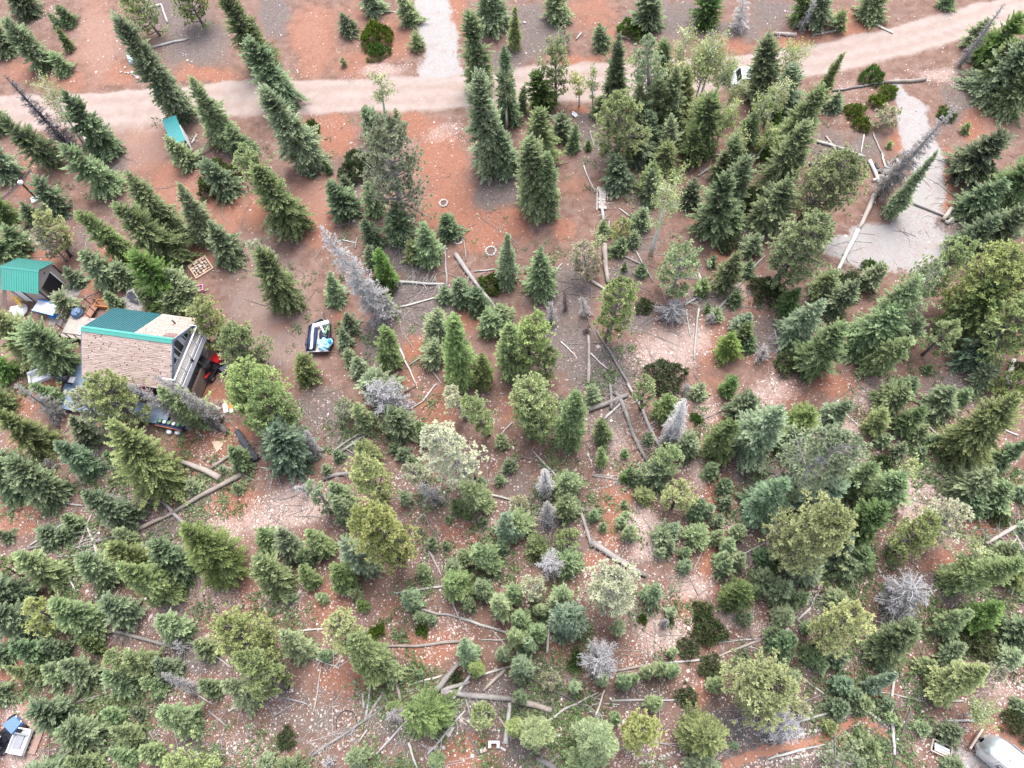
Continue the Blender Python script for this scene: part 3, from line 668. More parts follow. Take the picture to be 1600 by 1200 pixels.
def gen_aspen(R, h, r, dens=1.0):
    roots, dirs, lens, clump, tipb = [], [], [], [], []
    limbs, lr = [], []
    for i in range(int(9+6*R)):
        t = r.uniform(.34, .93); az = r.uniform(0, 6.28)
        L = R*(.35+.65*float(prof_asp(np.array(t))))*r.uniform(.7, 1.15)*1.25
        el = r.uniform(.55, 1.0)
        z0 = t*h
        p1 = np.array([math.cos(az)*L*.5*math.cos(el), math.sin(az)*L*.5*math.cos(el), z0+L*.5*math.sin(el)])
        p2 = p1+np.array([math.cos(az+.2)*L*.5*math.cos(el), math.sin(az+.2)*L*.5*math.cos(el), L*.5*math.sin(el)*1.1])
        limbs.append(np.stack([[0, 0, z0], p1, p2])); lr.append([.024+.01*L, .014+.006*L, .005])
        for k in range(4):
            q = p1+(p2-p1)*r.uniform(0, 1); e = q+r.normal(0, .22, 3)*L+[0, 0, .12*L]
            limbs.append(np.stack([q, e])); lr.append([.010, .004])
        nb = int(62*dens*max(.5, L))
        pos = p1+(p2-p1)*r.uniform(-.5, 1.1, nb)[:, None]+r.normal(0, .17*L, (nb, 3))
        roots.append(pos); dirs.append(r.normal(0, 1, (nb, 3))+[0, 0, .2]); lens.append(r.uniform(.10, .19, nb)); clump.append(np.full(nb, r.random())); tipb.append(r.random(nb))
    root, d, l, c, tb = map(np.concatenate, (roots, dirs, lens, clump, tipb))
    V, F, tip = blades(root, d, l, .75, r, .05)
    return V, F, np.repeat(tb, 4), np.repeat(c, 4), limbs, lr

def gen_dome(R, h, r, dens=1.0):
    """dense low shrub: lobed cushion of short leafy shoots"""
    nc = int(np.clip(R*R*75*dens+26, 36, 520))
    u = np.sqrt(r.random(nc)); az = r.uniform(0, 6.28, nc)
    ph = r.uniform(0, 6.28, 3)
    lobe = 1+.17*np.sin(3*az+ph[0])+.13*np.sin(5*az+ph[1])
    rr = R*u*lobe*.95
    hz = h*np.sqrt(np.clip(1-u*u*.96, 0, 1))*(.75+.35*np.sin(7*rr/R+4*az+ph[2])*.5+.12*r.normal(0, 1, nc))
    cen = np.stack([rr*np.cos(az), rr*np.sin(az), np.maximum(hz, .05)], 1)
    nb = 15
    od = cen/np.array([R, R, max(h, .2)])
    dv = np.repeat(od*.7+np.array([0, 0, .5]), nb, 0)+r.normal(0, .5, (nc*nb, 3))
    root = np.repeat(cen, nb, 0)+r.normal(0, .07, (nc*nb, 3))
    l = r.uniform(.12, .24, nc*nb)*min(1.2, .6+.4*R)
    V, F, tip = blades(root, dv, l, .55, r)
    limbs, lr = [], []
    for i in range(7):
        a = r.uniform(0, 6.28); limbs.append(np.array([[0, 0, 0], [math.cos(a)*R*.4, math.sin(a)*R*.4, h*.5], [math.cos(a)*R*.7, math.sin(a)*R*.7, h*.7]])); lr.append([.03, .02, .008])
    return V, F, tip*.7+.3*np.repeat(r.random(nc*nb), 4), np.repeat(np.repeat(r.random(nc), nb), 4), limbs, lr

GEN = {'bush': gen_bush, 'fir': gen_fir, 'con': gen_conifer, 'pine': gen_pine, 'dead': gen_dead, 'asp': gen_aspen, 'dome': gen_dome}
RC = [.28, .45, .7, 1.0, 1.4, 1.9, 2.5]
AC = {'fir': [1.8, 2.6, 3.8, 5.5, 8.0, 11.], 'con': [1.8, 2.6, 3.8, 5.5, 8.0, 11.], 'pine': [1.8, 2.6, 3.8, 5.5, 7.5], 'dead': [1.3, 2.4, 4.5, 8.0], 'bush': [1.1, 1.8, 2.8], 'asp': [3.5, 6., 9.], 'dome': [.5, .9, 1.4]}
PROTO = {}
def near(x, L): return min(L, key=lambda c: abs(math.log(x/c)))
def prototype(shape, R, h, seed, sparse=0.0):
    rc = near(R, RC); ac = near(h/R, AC[shape]); nvar = 3 if shape in ('con', 'fir') else 2
    key = (shape, rc, ac, seed % nvar, sparse)
    if key not in PROTO:
        r = np.random.default_rng(hash((RC.index(rc), AC[shape].index(ac), seed % nvar, list(PROF).index(shape), int(sparse*10))) % (2**31))
        hc = rc*ac
        kw = {'sparse': sparse} if shape == 'pine' and sparse else {}
        V, F, tip, cl, limbs, lr = GEN[shape](rc, hc, r, **kw)
        nm = {'dead': 'twigs', 'bush': 'twigs', 'dome': 'foliage'}.get(shape, 'crown')
        crown = mesh_np(nm, V, F, [None], {'tip': tip, 'clump': cl})
        mb = tubes(limbs, lr, 3)
        if shape != 'dome':
            r0 = min(.30, .035+.022*hc)*(1.15 if shape != 'asp' else .75)
            k = 6; zz = np.linspace(-.15, hc*.97, k)
            wob = np.cumsum(r.normal(0, .010 if shape != 'asp' else .035, (k, 2)), 0)*hc*.25; wob -= wob[0]
            wob[:, :] *= np.linspace(0, 1, k)[:, None]
            mb.tube([(wob[i, 0], wob[i, 1], zz[i]) for i in range(k)], [r0*(1-.93*i/(k-1)) for i in range(k)], 7)
        trunk = mb.mesh('trunk' if shape != 'dome' else 'stem', None, smooth=True); trunk.materials.append(None)
        PROTO[key] = (crown, trunk, rc, hc)
    return PROTO[key]

# ---------------------------------------------------------------- where every tree stands
# kind, photo position of the tip, photo position of the near lower edge of the crown, crown width; or kind, centre, width
TREES = """
s 5 30 78 112 45|s 5 -30 50 25 50|s -20 20 20 90 40|s 92 15 112 38 26|s 75 25 92 38 20|f 88 42 112 80 20|s 80 85 108 118 28|p 192 -15 250 55 50|s 178 22 298 198 46|p 275 -35 318 40 52
f 345 -15 425 118 58|s 388 60 455 170 58|s 408 135 498 268 62|s 297 120 362 235 48|s 355 198 390 245 38|s 258 213 302 265 40|k 342 280 66|s 318 248 368 308 52|y 374 228 440 320 52|f 395 255 474 370 66|f 195 266 288 378 62|f 178 318 285 420 75|s 278 285 332 385 44|s 325 345 368 415 48
c 3 112 128 250 40|s 96 138 182 246 60|a 62 116 130 224 46|f -15 180 95 262 52|s 70 235 186 302 58|s -25 215 25 285 50|s 52 275 100 340 50|s -20 150 10 210 40
s 553 -20 590 25 42|s 618 -15 645 42 34|s 520 28 550 55 32|k 588 58 52|k 590 82 34|f 651 66 26|s 537 98 12|a 592 110 602 186 38|k 487 200 27|s 555 180 592 215 50|s 622 168 622 205 20|o 596 184 634 352 104|f 505 250 518 272 16|s 540 287 22|s 485 268 20|m 560 262 60|s 452 190 470 210 24
f 735 20 755 150 48|s 747 112 772 280 58|s 780 195 795 275 38|s 760 -30 775 58 58|s 787 72 795 200 32|a 790 102 792 198 30|f 805 10 805 80 24|s 862 -30 872 38 45|p 868 63 868 156 48|e 838 112 850 180 50|s 818 133 815 178 18|s 865 182 882 222 38|f 843 170 846 270 58|s 828 215 842 345 62|f 855 240 858 345 36
s 912 40 940 78 34|o 880 62 28|s 1020 -20 1010 55 56|k 988 46 46|e 1108 -10 1105 40 58|w 1165 -20 1152 55 36|a 925 105 926 172 26|a 992 75 1000 172 34|a 1098 70 1072 152 52|a 1112 62 1085 162 54|a 1125 55 1092 158 44|a 1076 42 1058 150 42|a 1098 150 1070 208 26|a 1162 116 1130 177 42|a 1200 148 1165 226 42|a 1215 193 1180 250 32|a 1160 205 1133 262 36|a 905 110 905 165 28
s 968 52 960 168 40|o 1010 52 1018 200 52|f 1035 62 1040 170 40|s 1058 105 1040 218 50|p 968 145 965 260 74|s 940 150 935 187 26|s 1015 172 1018 240 42|s 990 205 1000 258 58|s 1050 180 1040 250 40|f 1115 150 1090 250 70|s 965 250 968 296 54|f 1045 228 1038 268 50|f 1022 252 1010 312 42|a 1068 262 1045 302 30|s 1202 58 1180 165 56|s 1148 97 1133 130 24|e 1208 200 1190 250 36|s 1168 246 1130 335 50|s 1140 268 1105 378 62|f 919 227 16|f 1160 262 24|s 1085 280 1075 330 40
f 1075 105 1062 195 36|f 1088 195 1080 262 42|s 1152 212 1142 290 44|f 1030 120 1030 215 40|a 1015 80 1022 170 36|a 1060 90 1060 180 40|a 1138 90 1110 170 44|a 1225 120 1195 205 38|f 1180 175 1160 240 40|s 900 195 895 240 26|f 1135 235 1120 290 36|a 1250 215 1225 270 34|f 1000 130 1000 215 34|a 1148 155 1118 225 34|s 1230 235 1212 290 40
f 1255 -25 1248 45 42|w 1278 -10 1248 52 22|s 1290 -25 1272 50 42|f 1318 16 1308 50 26|s 1360 -30 1355 38 50|s 1490 -15 1478 8 30|d 1573 2 1496 108 22|e 1600 20 1522 110 64|s 1640 60 1530 165 82|s 1640 110 1555 185 62|s 1545 30 1515 78 42|f 1580 60 1540 150 50|f 1318 82 1272 165 26|f 1287 135 1220 250 60|f 1262 190 1195 305 64|a 1250 72 1215 150 46|s 1240 100 1215 187 52|e 1215 160 1205 200 30
k 1362 120 36|k 1388 145 28|k 1370 160 28|k 1346 195 28|g 1385 184 38|k 1478 180 28|k 1335 175 30|f 1510 200 18|f 1390 226 12|s 1305 160 28|s 1590 215 1490 285 74|f 1640 240 1540 335 92|s 1600 290 1500 345 60|s 1468 232 1384 342 30|d 1498 160 1366 314 48|p 1358 246 1245 352 92|p 1290 333 1205 448 82|s 1250 285 1180 365 62|s 1280 240 1215 300 40
k 1359 418 28|f 1305 425 1270 465 42|e 1250 450 1222 492 36|b 1290 466 1228 536 54|f 1315 510 1252 592 62|f 1436 535 1350 583 46|y 1518 372 1430 470 54|o 1470 410 1385 510 62|f 1440 428 1345 540 74|s 1402 478 1330 556 70|s 1395 420 1345 452 36|s 1368 450 1290 492 50|p 1590 393 1482 495 94|f 1560 440 1478 530 84|p 1640 400 1540 500 82|p 1620 470 1530 565 90|y 1495 505 1440 556 46|s 1440 500 1385 547 46|b 1555 518 1500 577 60|s 1620 330 1520 395 62|s 1560 340 1490 400 44|s 1550 575 1525 602 40|m 1325 447 50|m 1235 568 50|m 1210 455 34|f 1450 577 20|m 1592 578 30|m 1300 450 30
s 508 288 555 347 50|s 575 285 590 337 32|s 568 345 590 387 30|s 575 385 585 420 26|e 590 388 610 452 32|m 596 450 46|s 695 335 708 378 42|s 662 352 680 417 42|f 645 378 650 412 36|s 620 340 625 377 52|f 405 390 460 487 66|g 390 374 430 425 38|w 494 346 610 514 60|s 515 428 530 480 32|s 595 456 610 497 30|s 540 490 555 522 30|s 533 513 545 547 28|f 600 510 615 577 38|s 540 545 555 572 28|s 557 558 570 590 32|f 708 493 725 607 46|s 690 481 688 550 42|s 685 530 685 577 36|f 752 553 760 607 34|s 793 363 795 452 32|s 715 438 725 482 36|s 742 453 752 494 36|k 768 445 36|s 755 488 775 532 46|s 780 478 790 507 32|s 693 445 698 477 28|s 785 562 18
p 370 575 432 668 96|p 410 600 455 695 80|f 468 553 490 602 46|b 428 668 482 742 78|d 476 670 500 717 28|s 845 385 848 467 50|g 882 376 920 440 50|d 860 470 862 512 26|d 905 462 915 502 24|r 882 452 885 487 16|r 918 515 18|p 975 432 948 532 60|o 1072 384 1045 472 76|q 1050 488 38|p 840 488 822 580 62|y 860 540 850 595 44|f 795 503 805 592 46|a 1055 273 1017 398 52|s 1020 263 1015 322 32|s 935 343 945 374 28|a 940 365 930 398 26|y 978 343 965 377 34|s 1010 328 995 362 38|s 975 373 965 404 30|s 990 375 24
s 1152 325 1142 360 36|m 1137 380 42|m 1165 312 46|s 1195 325 1180 357 38|s 1185 368 1165 404 34|f 1155 393 1125 457 46|s 1113 410 18|s 1168 422 28|f 1098 450 28|s 1002 425 20|f 975 419 13|e 1145 518 1130 567 42|f 1170 506 1155 542 34|s 1170 540 28|b 1172 490 1150 522 32|m 1040 590 60|m 1195 455 50|m 1007 480 28|s 1118 492 26|f 1105 483 14|s 1148 468 26|d 1190 555 34|d 1110 500 24
e -5 305 20 350 44|s 35 318 60 352 36|s -20 370 25 412 52|s 5 353 42 397 46|y 62 328 110 400 46|g 58 358 104 408 44|f 122 333 205 405 40|s 125 393 185 447 50|s 100 420 130 447 30|s 178 413 205 447 38|e 208 398 285 480 64|s 255 418 300 472 46|s 258 458 292 497 42|p 307 470 354 545 60|p 352 512 408 586 68|s 85 458 120 492 36|s 165 456 190 487 28|s 212 453 250 482 36|f -12 488 80 570 76|f 42 508 128 588 80|e -10 548 25 592 44|f 10 600 20 640 40|d 22 600 105 657 44|g 108 606 178 678 50|s 48 600 102 632 30|y 140 590 225 667 74|f 172 650 285 768 88|d 197 598 312 667 40|s 250 608 330 662 46|d 234 582 354 664 36|s 108 650 155 692 42
f -5 643 85 707 56|s -20 690 60 762 70|s 25 700 105 782 62|d 72 710 92 735 24|b 85 690 155 740 40|s 175 715 26|s 192 728 26|s 305 760 30|s 373 764 20|s 358 698 390 734 34|s 350 735 14|s 130 768 215 817 46|d 165 773 215 802 26|s 102 803 132 827 28|s 70 818 95 847 38|s 103 836 32|s 75 785 24|s 10 838 26|y 0 853 45 905 44|f 30 855 105 908 48|f 172 848 242 897 52|y 165 858 20|s 182 828 220 852 30|s 245 838 310 897 58|s 125 863 187 907 48|e 280 818 386 908 82
s -10 888 62 947 62|s -5 928 70 987 56|y 48 918 110 978 54|f 85 925 168 982 56|s 165 923 220 967 46|f 182 883 290 932 56|s 20 996 90 1032 40|s 65 988 112 1022 34|s 5 1020 42|f 10 1038 55 1057 24|f 45 1028 88 1057 30|s 75 1018 118 1057 40|s 100 1013 160 1057 48|f 130 988 165 1017 30|a 152 980 135 1042 22|y 168 1006 225 1048 46|f 200 1002 262 1052 50|f 225 1038 265 1077 36|s 245 1018 290 1052 38|s 248 958 300 992 42|w 278 978 302 1016 34|d 250 1050 318 1080 30|s 308 991 345 1022 36|p 343 960 435 1030 84|y 358 1010 466 1076 62|s 350 1058 410 1092 42|s 315 1048 350 1080 28|s 165 1043 220 1072 40|s 62 1068 130 1122 62|s 100 1103 170 1152 64|m 90 1117 28|f 172 1128 230 1152 34|s 165 1098 200 1122 28|s 205 1103 232 1117 20|f 250 1093 320 1132 50|s 220 1153 262 1177 32|s 108 1163 172 1197 36|s 168 1163 222 1184 30|s 40 1178 110 1217 52|p 258 1138 345 1218 86|s -20 1053 25 1087 42|s 95 1195 160 1225 40
o 540 642 38|s 560 595 612 632 60|q 578 603 630 652 52|f 555 630 580 672 34|s 610 640 640 687 46|o 598 652 622 680 34|g 698 603 730 657 34|y 730 620 765 682 42|g 668 660 742 757 72|f 650 658 675 692 30|f 555 690 590 724 38|p 555 716 610 787 60|g 632 725 672 762 36|d 655 755 690 792 36|f 718 753 765 800 38|o 482 748 520 802 36|s 517 755 550 792 36|s 522 778 555 817 34|w 450 768 490 774 24|y 558 793 637 880 80|b 535 848 590 892 52|s 543 840 18|f 410 818 440 862 44|s 440 823 475 872 38|s 480 870 32|f 478 828 520 864 38|f 402 868 457 924 54|f 468 883 500 917 34|e 520 883 555 922 42|s 635 780 22|s 632 712 24|s 645 722 20|s 655 735 18|s 715 792 26|s 732 802 20|s 755 815 15|s 700 812 12|s 678 850 18|s 698 853 13|s 782 750 18|s 752 755 18|s 785 692 22|s 797 730 24|s 530 712 20|s 512 735 18|f 745 853 775 892 42|s 722 860 735 887 30|s 715 893 32|s 785 857 22|b 788 803 806 847 36|s 663 890 20|s 617 700 20
p 825 590 845 675 72|p 808 625 850 690 54|f 900 613 890 702 44|s 925 603 925 634 28|f 940 653 940 697 32|f 940 698 940 729 20|y 1010 588 1000 642 34|f 1047 615 1030 662 42|w 1070 622 1042 697 46|d 1076 598 1065 622 24|s 1098 600 1085 629 32|e 1150 588 1130 622 32|s 1175 618 1145 662 46|k 1087 655 18|e 1145 658 1110 720 46|b 1222 636 1150 722 74|p 1055 698 1025 742 42|s 1035 723 1020 762 50|s 1072 700 40|s 1012 687 20|s 975 710 15|s 975 728 985 757 24|e 977 745 17|s 995 748 26|p 1070 753 1045 802 50|f 1010 763 1000 792 34|s 975 787 12|s 1110 738 28|s 1130 762 26|s 1133 787 26|s 1088 797 34|s 1105 800 22
f 885 736 888 787 48|s 885 795 38|w 850 733 855 782 34|d 855 783 858 827 34|g 811 786 28|s 802 803 815 842 40|y 885 823 886 867 46|f 836 838 848 877 44|s 890 863 885 907 46|q 858 860 862 902 36|s 970 818 17|s 982 835 24|s 942 825 14|s 977 805 12|s 927 808 18|s 1015 813 1030 857 42|f 1080 813 1075 857 48|s 1120 815 22|s 1118 840 26|s 1135 855 28|s 1150 832 26|s 1125 875 28|s 1150 877 30|s 1128 887 30|s 1190 872 30|b 1230 748 1165 817 62|s 1068 865 20|s 1070 887 22|s 1032 865 17|s 1050 830 24|s 1045 855 22
e 1272 638 1222 692 62|s 1245 670 1205 700 40|o 1335 678 1205 770 106|f 1370 723 1310 772 56|b 1315 755 1240 797 60|s 1330 628 1280 664 36|s 1420 606 1368 642 48|f 1385 638 1355 682 40|f 1446 636 1395 677 44|s 1438 675 34|s 1380 690 28|s 1415 690 1395 717 26|m 1383 722 26|s 1437 707 22|a 1435 725 1395 757 36|s 1412 743 1355 792 56|s 1490 606 1450 652 52|s 1505 618 28|s 1417 605 40|f 1595 613 1470 717 86|p 1600 590 1560 622 60|s 1610 688 1545 732 36|s 1560 733 1490 777 60|s 1520 758 1500 802 42|s 1575 753 1530 797 46|s 1595 770 30|y 1325 793 1205 882 98|b 1330 833 1290 882 42|e 1385 788 1315 852 62|s 1350 848 1320 892 42|g 1510 788 1440 850 62|y 1465 810 1390 870 60|d 1400 850 42|a 1545 848 1490 892 52|s 1590 853 1540 882 42|m 1560 810 32|f 1600 878 1550 907 50|s 1598 825 24|s 1335 876 1300 900 42|b 1255 890 52|s 1495 897 42|s 1460 690 24
s 558 930 22|e 567 946 20|s 457 936 18|s 505 935 17|p 517 958 575 1020 60|f 548 988 615 1052 64|k 590 987 25|s 605 1018 630 1057 38|w 612 1038 18|s 510 1025 22|s 440 988 490 1022 40|f 435 1153 490 1202 62|m 448 1155 34|s 420 1188 28|d 517 1190 26|s 560 1182 36|e 670 1112 68|d 622 1118 36|f 617 1105 24|y 754 1116 42|e 718 917 46|s 757 922 34|s 735 945 22|s 775 933 795 967 36|s 632 925 662 950 32|s 660 965 20|s 675 968 15|k 660 985 17|s 722 998 745 1037 36|e 747 1045 24|s 788 1025 24|m 712 1058 17|s 682 1187 24|s 655 1052 13
g 835 920 38|g 955 922 80|s 1018 930 36|b 890 974 48|s 815 972 30|s 842 990 28|s 810 1000 32|s 828 1010 26|s 845 955 20|s 805 932 28|s 880 935 32|s 867 945 26|k 901 1034 27|q 936 1032 54|s 818 1045 36|g 860 1063 30|s 897 1073 17|s 815 1088 22|s 812 1062 15|s 1047 958 17|k 1046 969 11|k 1004 968 13|d 1037 975 18|m 1106 985 54|m 1098 955 32|m 1074 1014 36|m 1108 1042 40|m 1072 1088 36|s 1050 1020 15|e 1150 932 54|s 1160 967 24|s 1116 1068 26|s 1030 1045 24|s 1010 1050 20|s 1050 1048 22|s 975 1065 24|s 965 982 22|s 1020 1098 24|s 990 1060 15|s 940 1062 20
y 1188 1076 106|f 837 1148 50|f 805 1135 28|f 928 1152 62|y 998 1140 62|f 1089 1151 70|f 910 1188 60|s 1097 1193 46|s 960 1121 18|s 1147 1165 13
q 1468 903 1350 962 62|y 1352 948 1268 1012 68|f 1430 973 1355 1024 58|s 1455 1013 1430 1047 38|e 1562 938 1500 980 46|f 1520 955 1455 985 40|s 1505 998 1465 1027 36|s 1600 948 1560 992 50|f 1600 878 1470 917 50|f 1545 1035 1450 1082 54|g 1565 1032 1525 1065 36|b 1402 1053 1350 1074 24|s 1215 925 42|s 1235 940 34|s 1220 965 36|s 1250 935 26|s 1222 1003 42|s 1222 1033 19|s 1305 937 36|s 1265 1025 36|s 1282 1040 26|s 1305 1030 32|b 1312 1070 32|s 1307 1105 36|s 1330 1088 32|s 1343 1100 32|s 1385 1100 26|s 1388 1120 20|s 1400 1127 17|s 1382 1037 28|s 1232 1058 30|m 1525 1000 60|m 1545 980 40|s 1575 1028 42|s 1592 1000 26|s 1495 1123 1460 1147 42|s 1438 1137 26|s 1350 1166 46|f 1293 1135 27|o 1315 1192 74|s 1487 1195 36|q 1216 1132 56|g 1252 1107 24|s 1592 1105 32|m 1588 1130 50|a 1532 1116 50|s 1190 905 30|s 1180 925 24|s 1205 990 26|s 1260 980 22
"""
SHAPE = dict(s='con', f='fir', e='fir', b='con', p='pine', o='pine', y='pine', g='pine', a='asp', d='dead', c='dead', w='dead', r='dead', m='dome', k='dome', q='bush')
MINA = dict(bush=1.1, fir=2.0, con=2.3, pine=1.9, dead=1.3, asp=3.2, dome=.55)
MAXA = dict(bush=4.0, fir=11., con=11., pine=7.5, dead=11., asp=10., dome=.9)
ZT = np.linspace(0, 1, 41)
SKY = ROT.T @ np.array([0, 0, -1.])
def solve_tree(kind, T, B, wpx):
    """ground position, height, crown radius and lean of a tree whose outline in the photograph runs from B to T"""
    sh = SHAPE[kind]; pr = PROF[sh](ZT)
    gT, gB = at(*T)[:2], at(*B)[:2]
    mid = (np.array(T)+np.array(B))/2
    rad_dir = (gT+gB)/2; rho_m = np.linalg.norm(rad_dir); e = rad_dir/max(rho_m, 1e-6)
    # crown width at the middle, measured across the line of sight
    pe = np.array([mid[0]-NAD[0], mid[1]-NAD[1]]); pe = pe/(np.linalg.norm(pe)+1e-6); pq = np.array([-pe[1], pe[0]])
    wg = np.linalg.norm(at(*(mid+pq*wpx/2))[:2]-at(*(mid-pq*wpx/2))[:2])
    far, nearr = float(gT@e), float(gB@e)
    if far < nearr: far, nearr = nearr, far
    R = wg/2*.9; h = 2*R; rho = (far+nearr)/2
    for it in range(40):
        S = CH/(CH-np.clip(ZT*h, 0, 40))
        wmax = (pr*R*S).max()
        R *= (wg/2)/wmax
        S = CH/(CH-np.clip(ZT*h, 0, 40))
        nr = ((rho-pr*R)*S).min(); rho += (nearr-nr)*.7
        S = CH/(CH-np.clip(ZT*h, 0, 40))
        fr = ((rho+pr*R*.9)*S).max(); dS = max(rho/CH, .05)
        h = float(np.clip(h+(far-fr)/max(dS, .25)*.5, MINA[sh]*R, min(MAXA[sh]*R, 24)))
    S = CH/(CH-np.clip(ZT*h, 0, 40))
    fr, nr = ((rho+pr*R)*S).max(), ((rho-pr*R)*S).min()
    if h <= MINA[sh]*R*1.01 or h >= MAXA[sh]*R*.99: rho += ((far+nearr)-(fr+nr))/2/(CH/(CH-h*.4))
    # sideways lean: the tip and foot need not lie on one line of sight
    q = np.array([-e[1], e[0]])
    base = e*rho+q*float(gB@q)*(rho/max(float(gB@e), 1e-3) if float(gB@e) > 3 else 1)
    k = CH/(CH-h)
    top = e*(rho)+q*float(gT@q)/k
    lean = np.clip((top-base)@q, -.16*h, .16*h)
    return base, h, R*{'con': .97, 'fir': .96, 'pine': 1.05, 'bush': 1.3}.get(sh, 1.0)*(.90 if R < .8 and sh in ('con', 'fir') else 1), q*lean

WORDS = dict(s='dark green spruce', f='mid green fir', e='bright green fir', b='blue green spruce', p='tufted yellow green pine', o='olive grey pine', y='yellowish pine', g='pale cream half dead pine',
             a='pale leafed aspen', d='bare grey dead tree', c='dark trunked dead tree', w='silvery white dead tree', q='rounded ash grey dead tree', r='rust brown dead sapling', m='dark olive mat shrub', k='rounded bright green shrub')
NAMES = dict(s='spruce_tree', f='fir_tree', e='fir_tree', b='spruce_tree', p='pine_tree', o='pine_tree', y='pine_tree', g='pine_tree', a='aspen_tree', d='dead_tree', c='dead_tree', w='dead_tree', q='dead_tree', r='dead_tree', m='mat_shrub', k='shrub')
CATS = dict(s='spruce', f='fir tree', e='fir tree', b='spruce', p='pine tree', o='pine tree', y='pine tree', g='pine tree', a='aspen', d='dead tree', c='dead tree', w='dead tree', q='dead tree', r='dead tree', m='shrub', k='shrub')
GRP = dict(spruce_tree='spruces of the forest', fir_tree='firs of the forest', pine_tree='pines of the forest', aspen_tree='aspens near the road', dead_tree='standing dead trees', mat_shrub='dark mat shrubs', shrub='rounded green shrubs')
LANDMARKS = [  # name, photo position
 ('the cabin roof', 200, 550), ('the green roofed shed', 45, 440), ('the small hut by the road', 272, 205), ('the trailer with blue tarp', 500, 527), ('the red buggy', 328, 570),
 ('the square of cut wood', 314, 418), ('the larger fire ring', 767, 392), ('the smaller fire ring', 693, 317), ('the board stack', 941, 312), ('the chopped log pile', 1385, 268),
 ('the white gravel clearing', 1410, 385), ('the silver camper', 1570, 1175), ('the wooden bench', 1470, 1172), ('the footpath bend', 1335, 1128), ('the white hose ring', 540, 1128),
 ('the wooden triangle', 341, 695), ('the blue buggy', 8, 1150), ('the white block', 772, 1164), ('the white sheet', 898, 178), ('the dark antenna pole', 33, 287),
 ('the gravel drive mouth', 688, 100), ('the white starburst snag', 936, 1032), ('the silver bushy dead tree', 1410, 930), ('the bare snag by the trailer', 550, 430), ('the big cream pine', 955, 922),
 ('the long leaning grey log', 1330, 380), ('the crossed grey logs', 270, 790), ('the forked log pair', 925, 850), ('the curved big log', 775, 1095), ('the orange clearing', 1310, 605),
 ('the pale stony clearing', 1440, 770), ('the pale stony opening', 1045, 555), ('the dark mat cluster', 1100, 1000), ('the curved white aspen', 1030, 340), ('the red dirt strip', 965, 790),
 ('the frosted white tree', 605, 628), ('the tall white log', 1395, 1110), ('the top left dirt track', 150, 60), ('the road end', 1560, 20), ('the white car', 1172, 110), ('the bright round yellow pine', 754, 1116),
 ('the big yellow pine', 1188, 1076), ('the long pale gravel bank', 470, 790), ('the lower left corner', 60, 1190), ('the narrow mossy log', 715, 968), ('the brown pole', 919, 560), ('the white stones by the road', 205, 117),
 ('the right edge path', 1540, 190), ('the left edge bank', 20, 800), ('the thin white pole', 1085, 520)]
DIRS = ['right of', 'below right of', 'below', 'below left of', 'left of', 'above left of', 'above', 'above right of']
ORD = ['', 'second', 'third', 'fourth', 'fifth', 'sixth', 'seventh', 'eighth', 'ninth', 'tenth']
def sector(lx, ly, x, y): return int(round(math.atan2(y-ly, x-lx)/(math.pi/4))) % 8
def unique_labels(items):
    """items: (descriptor, x, y) -> a label each: nearest of its look in one direction of a landmark"""
    groups = {}
    for i, (dsc, x, y) in enumerate(items): groups.setdefault(dsc, []).append(i)
    out = [None]*len(items)
    for dsc, ids in groups.items():
        ranks = {}
        for li, (ln, lx, ly) in enumerate(LANDMARKS):
            secs = {}
            for i in ids: secs.setdefault(sector(lx, ly, items[i][1], items[i][2]), []).append(i)
            for s, l in secs.items():
                l.sort(key=lambda i: math.hypot(items[i][1]-lx, items[i][2]-ly))
                for rk, i in enumerate(l[:10]):
                    ranks.setdefault(i, []).append((math.hypot(items[i][1]-lx, items[i][2]-ly)*(1+.45*rk)+25*rk, rk, s, ln))
        for i in ids:
            c = sorted(ranks.get(i, []))
            if c:
                _, rk, s, ln = c[0]
                out[i] = f"{dsc}, {ORD[rk]+' ' if rk else ''}nearest {DIRS[s]} {ln}"
            else: out[i] = f"{dsc} standing among its neighbours in the forest"
    return out

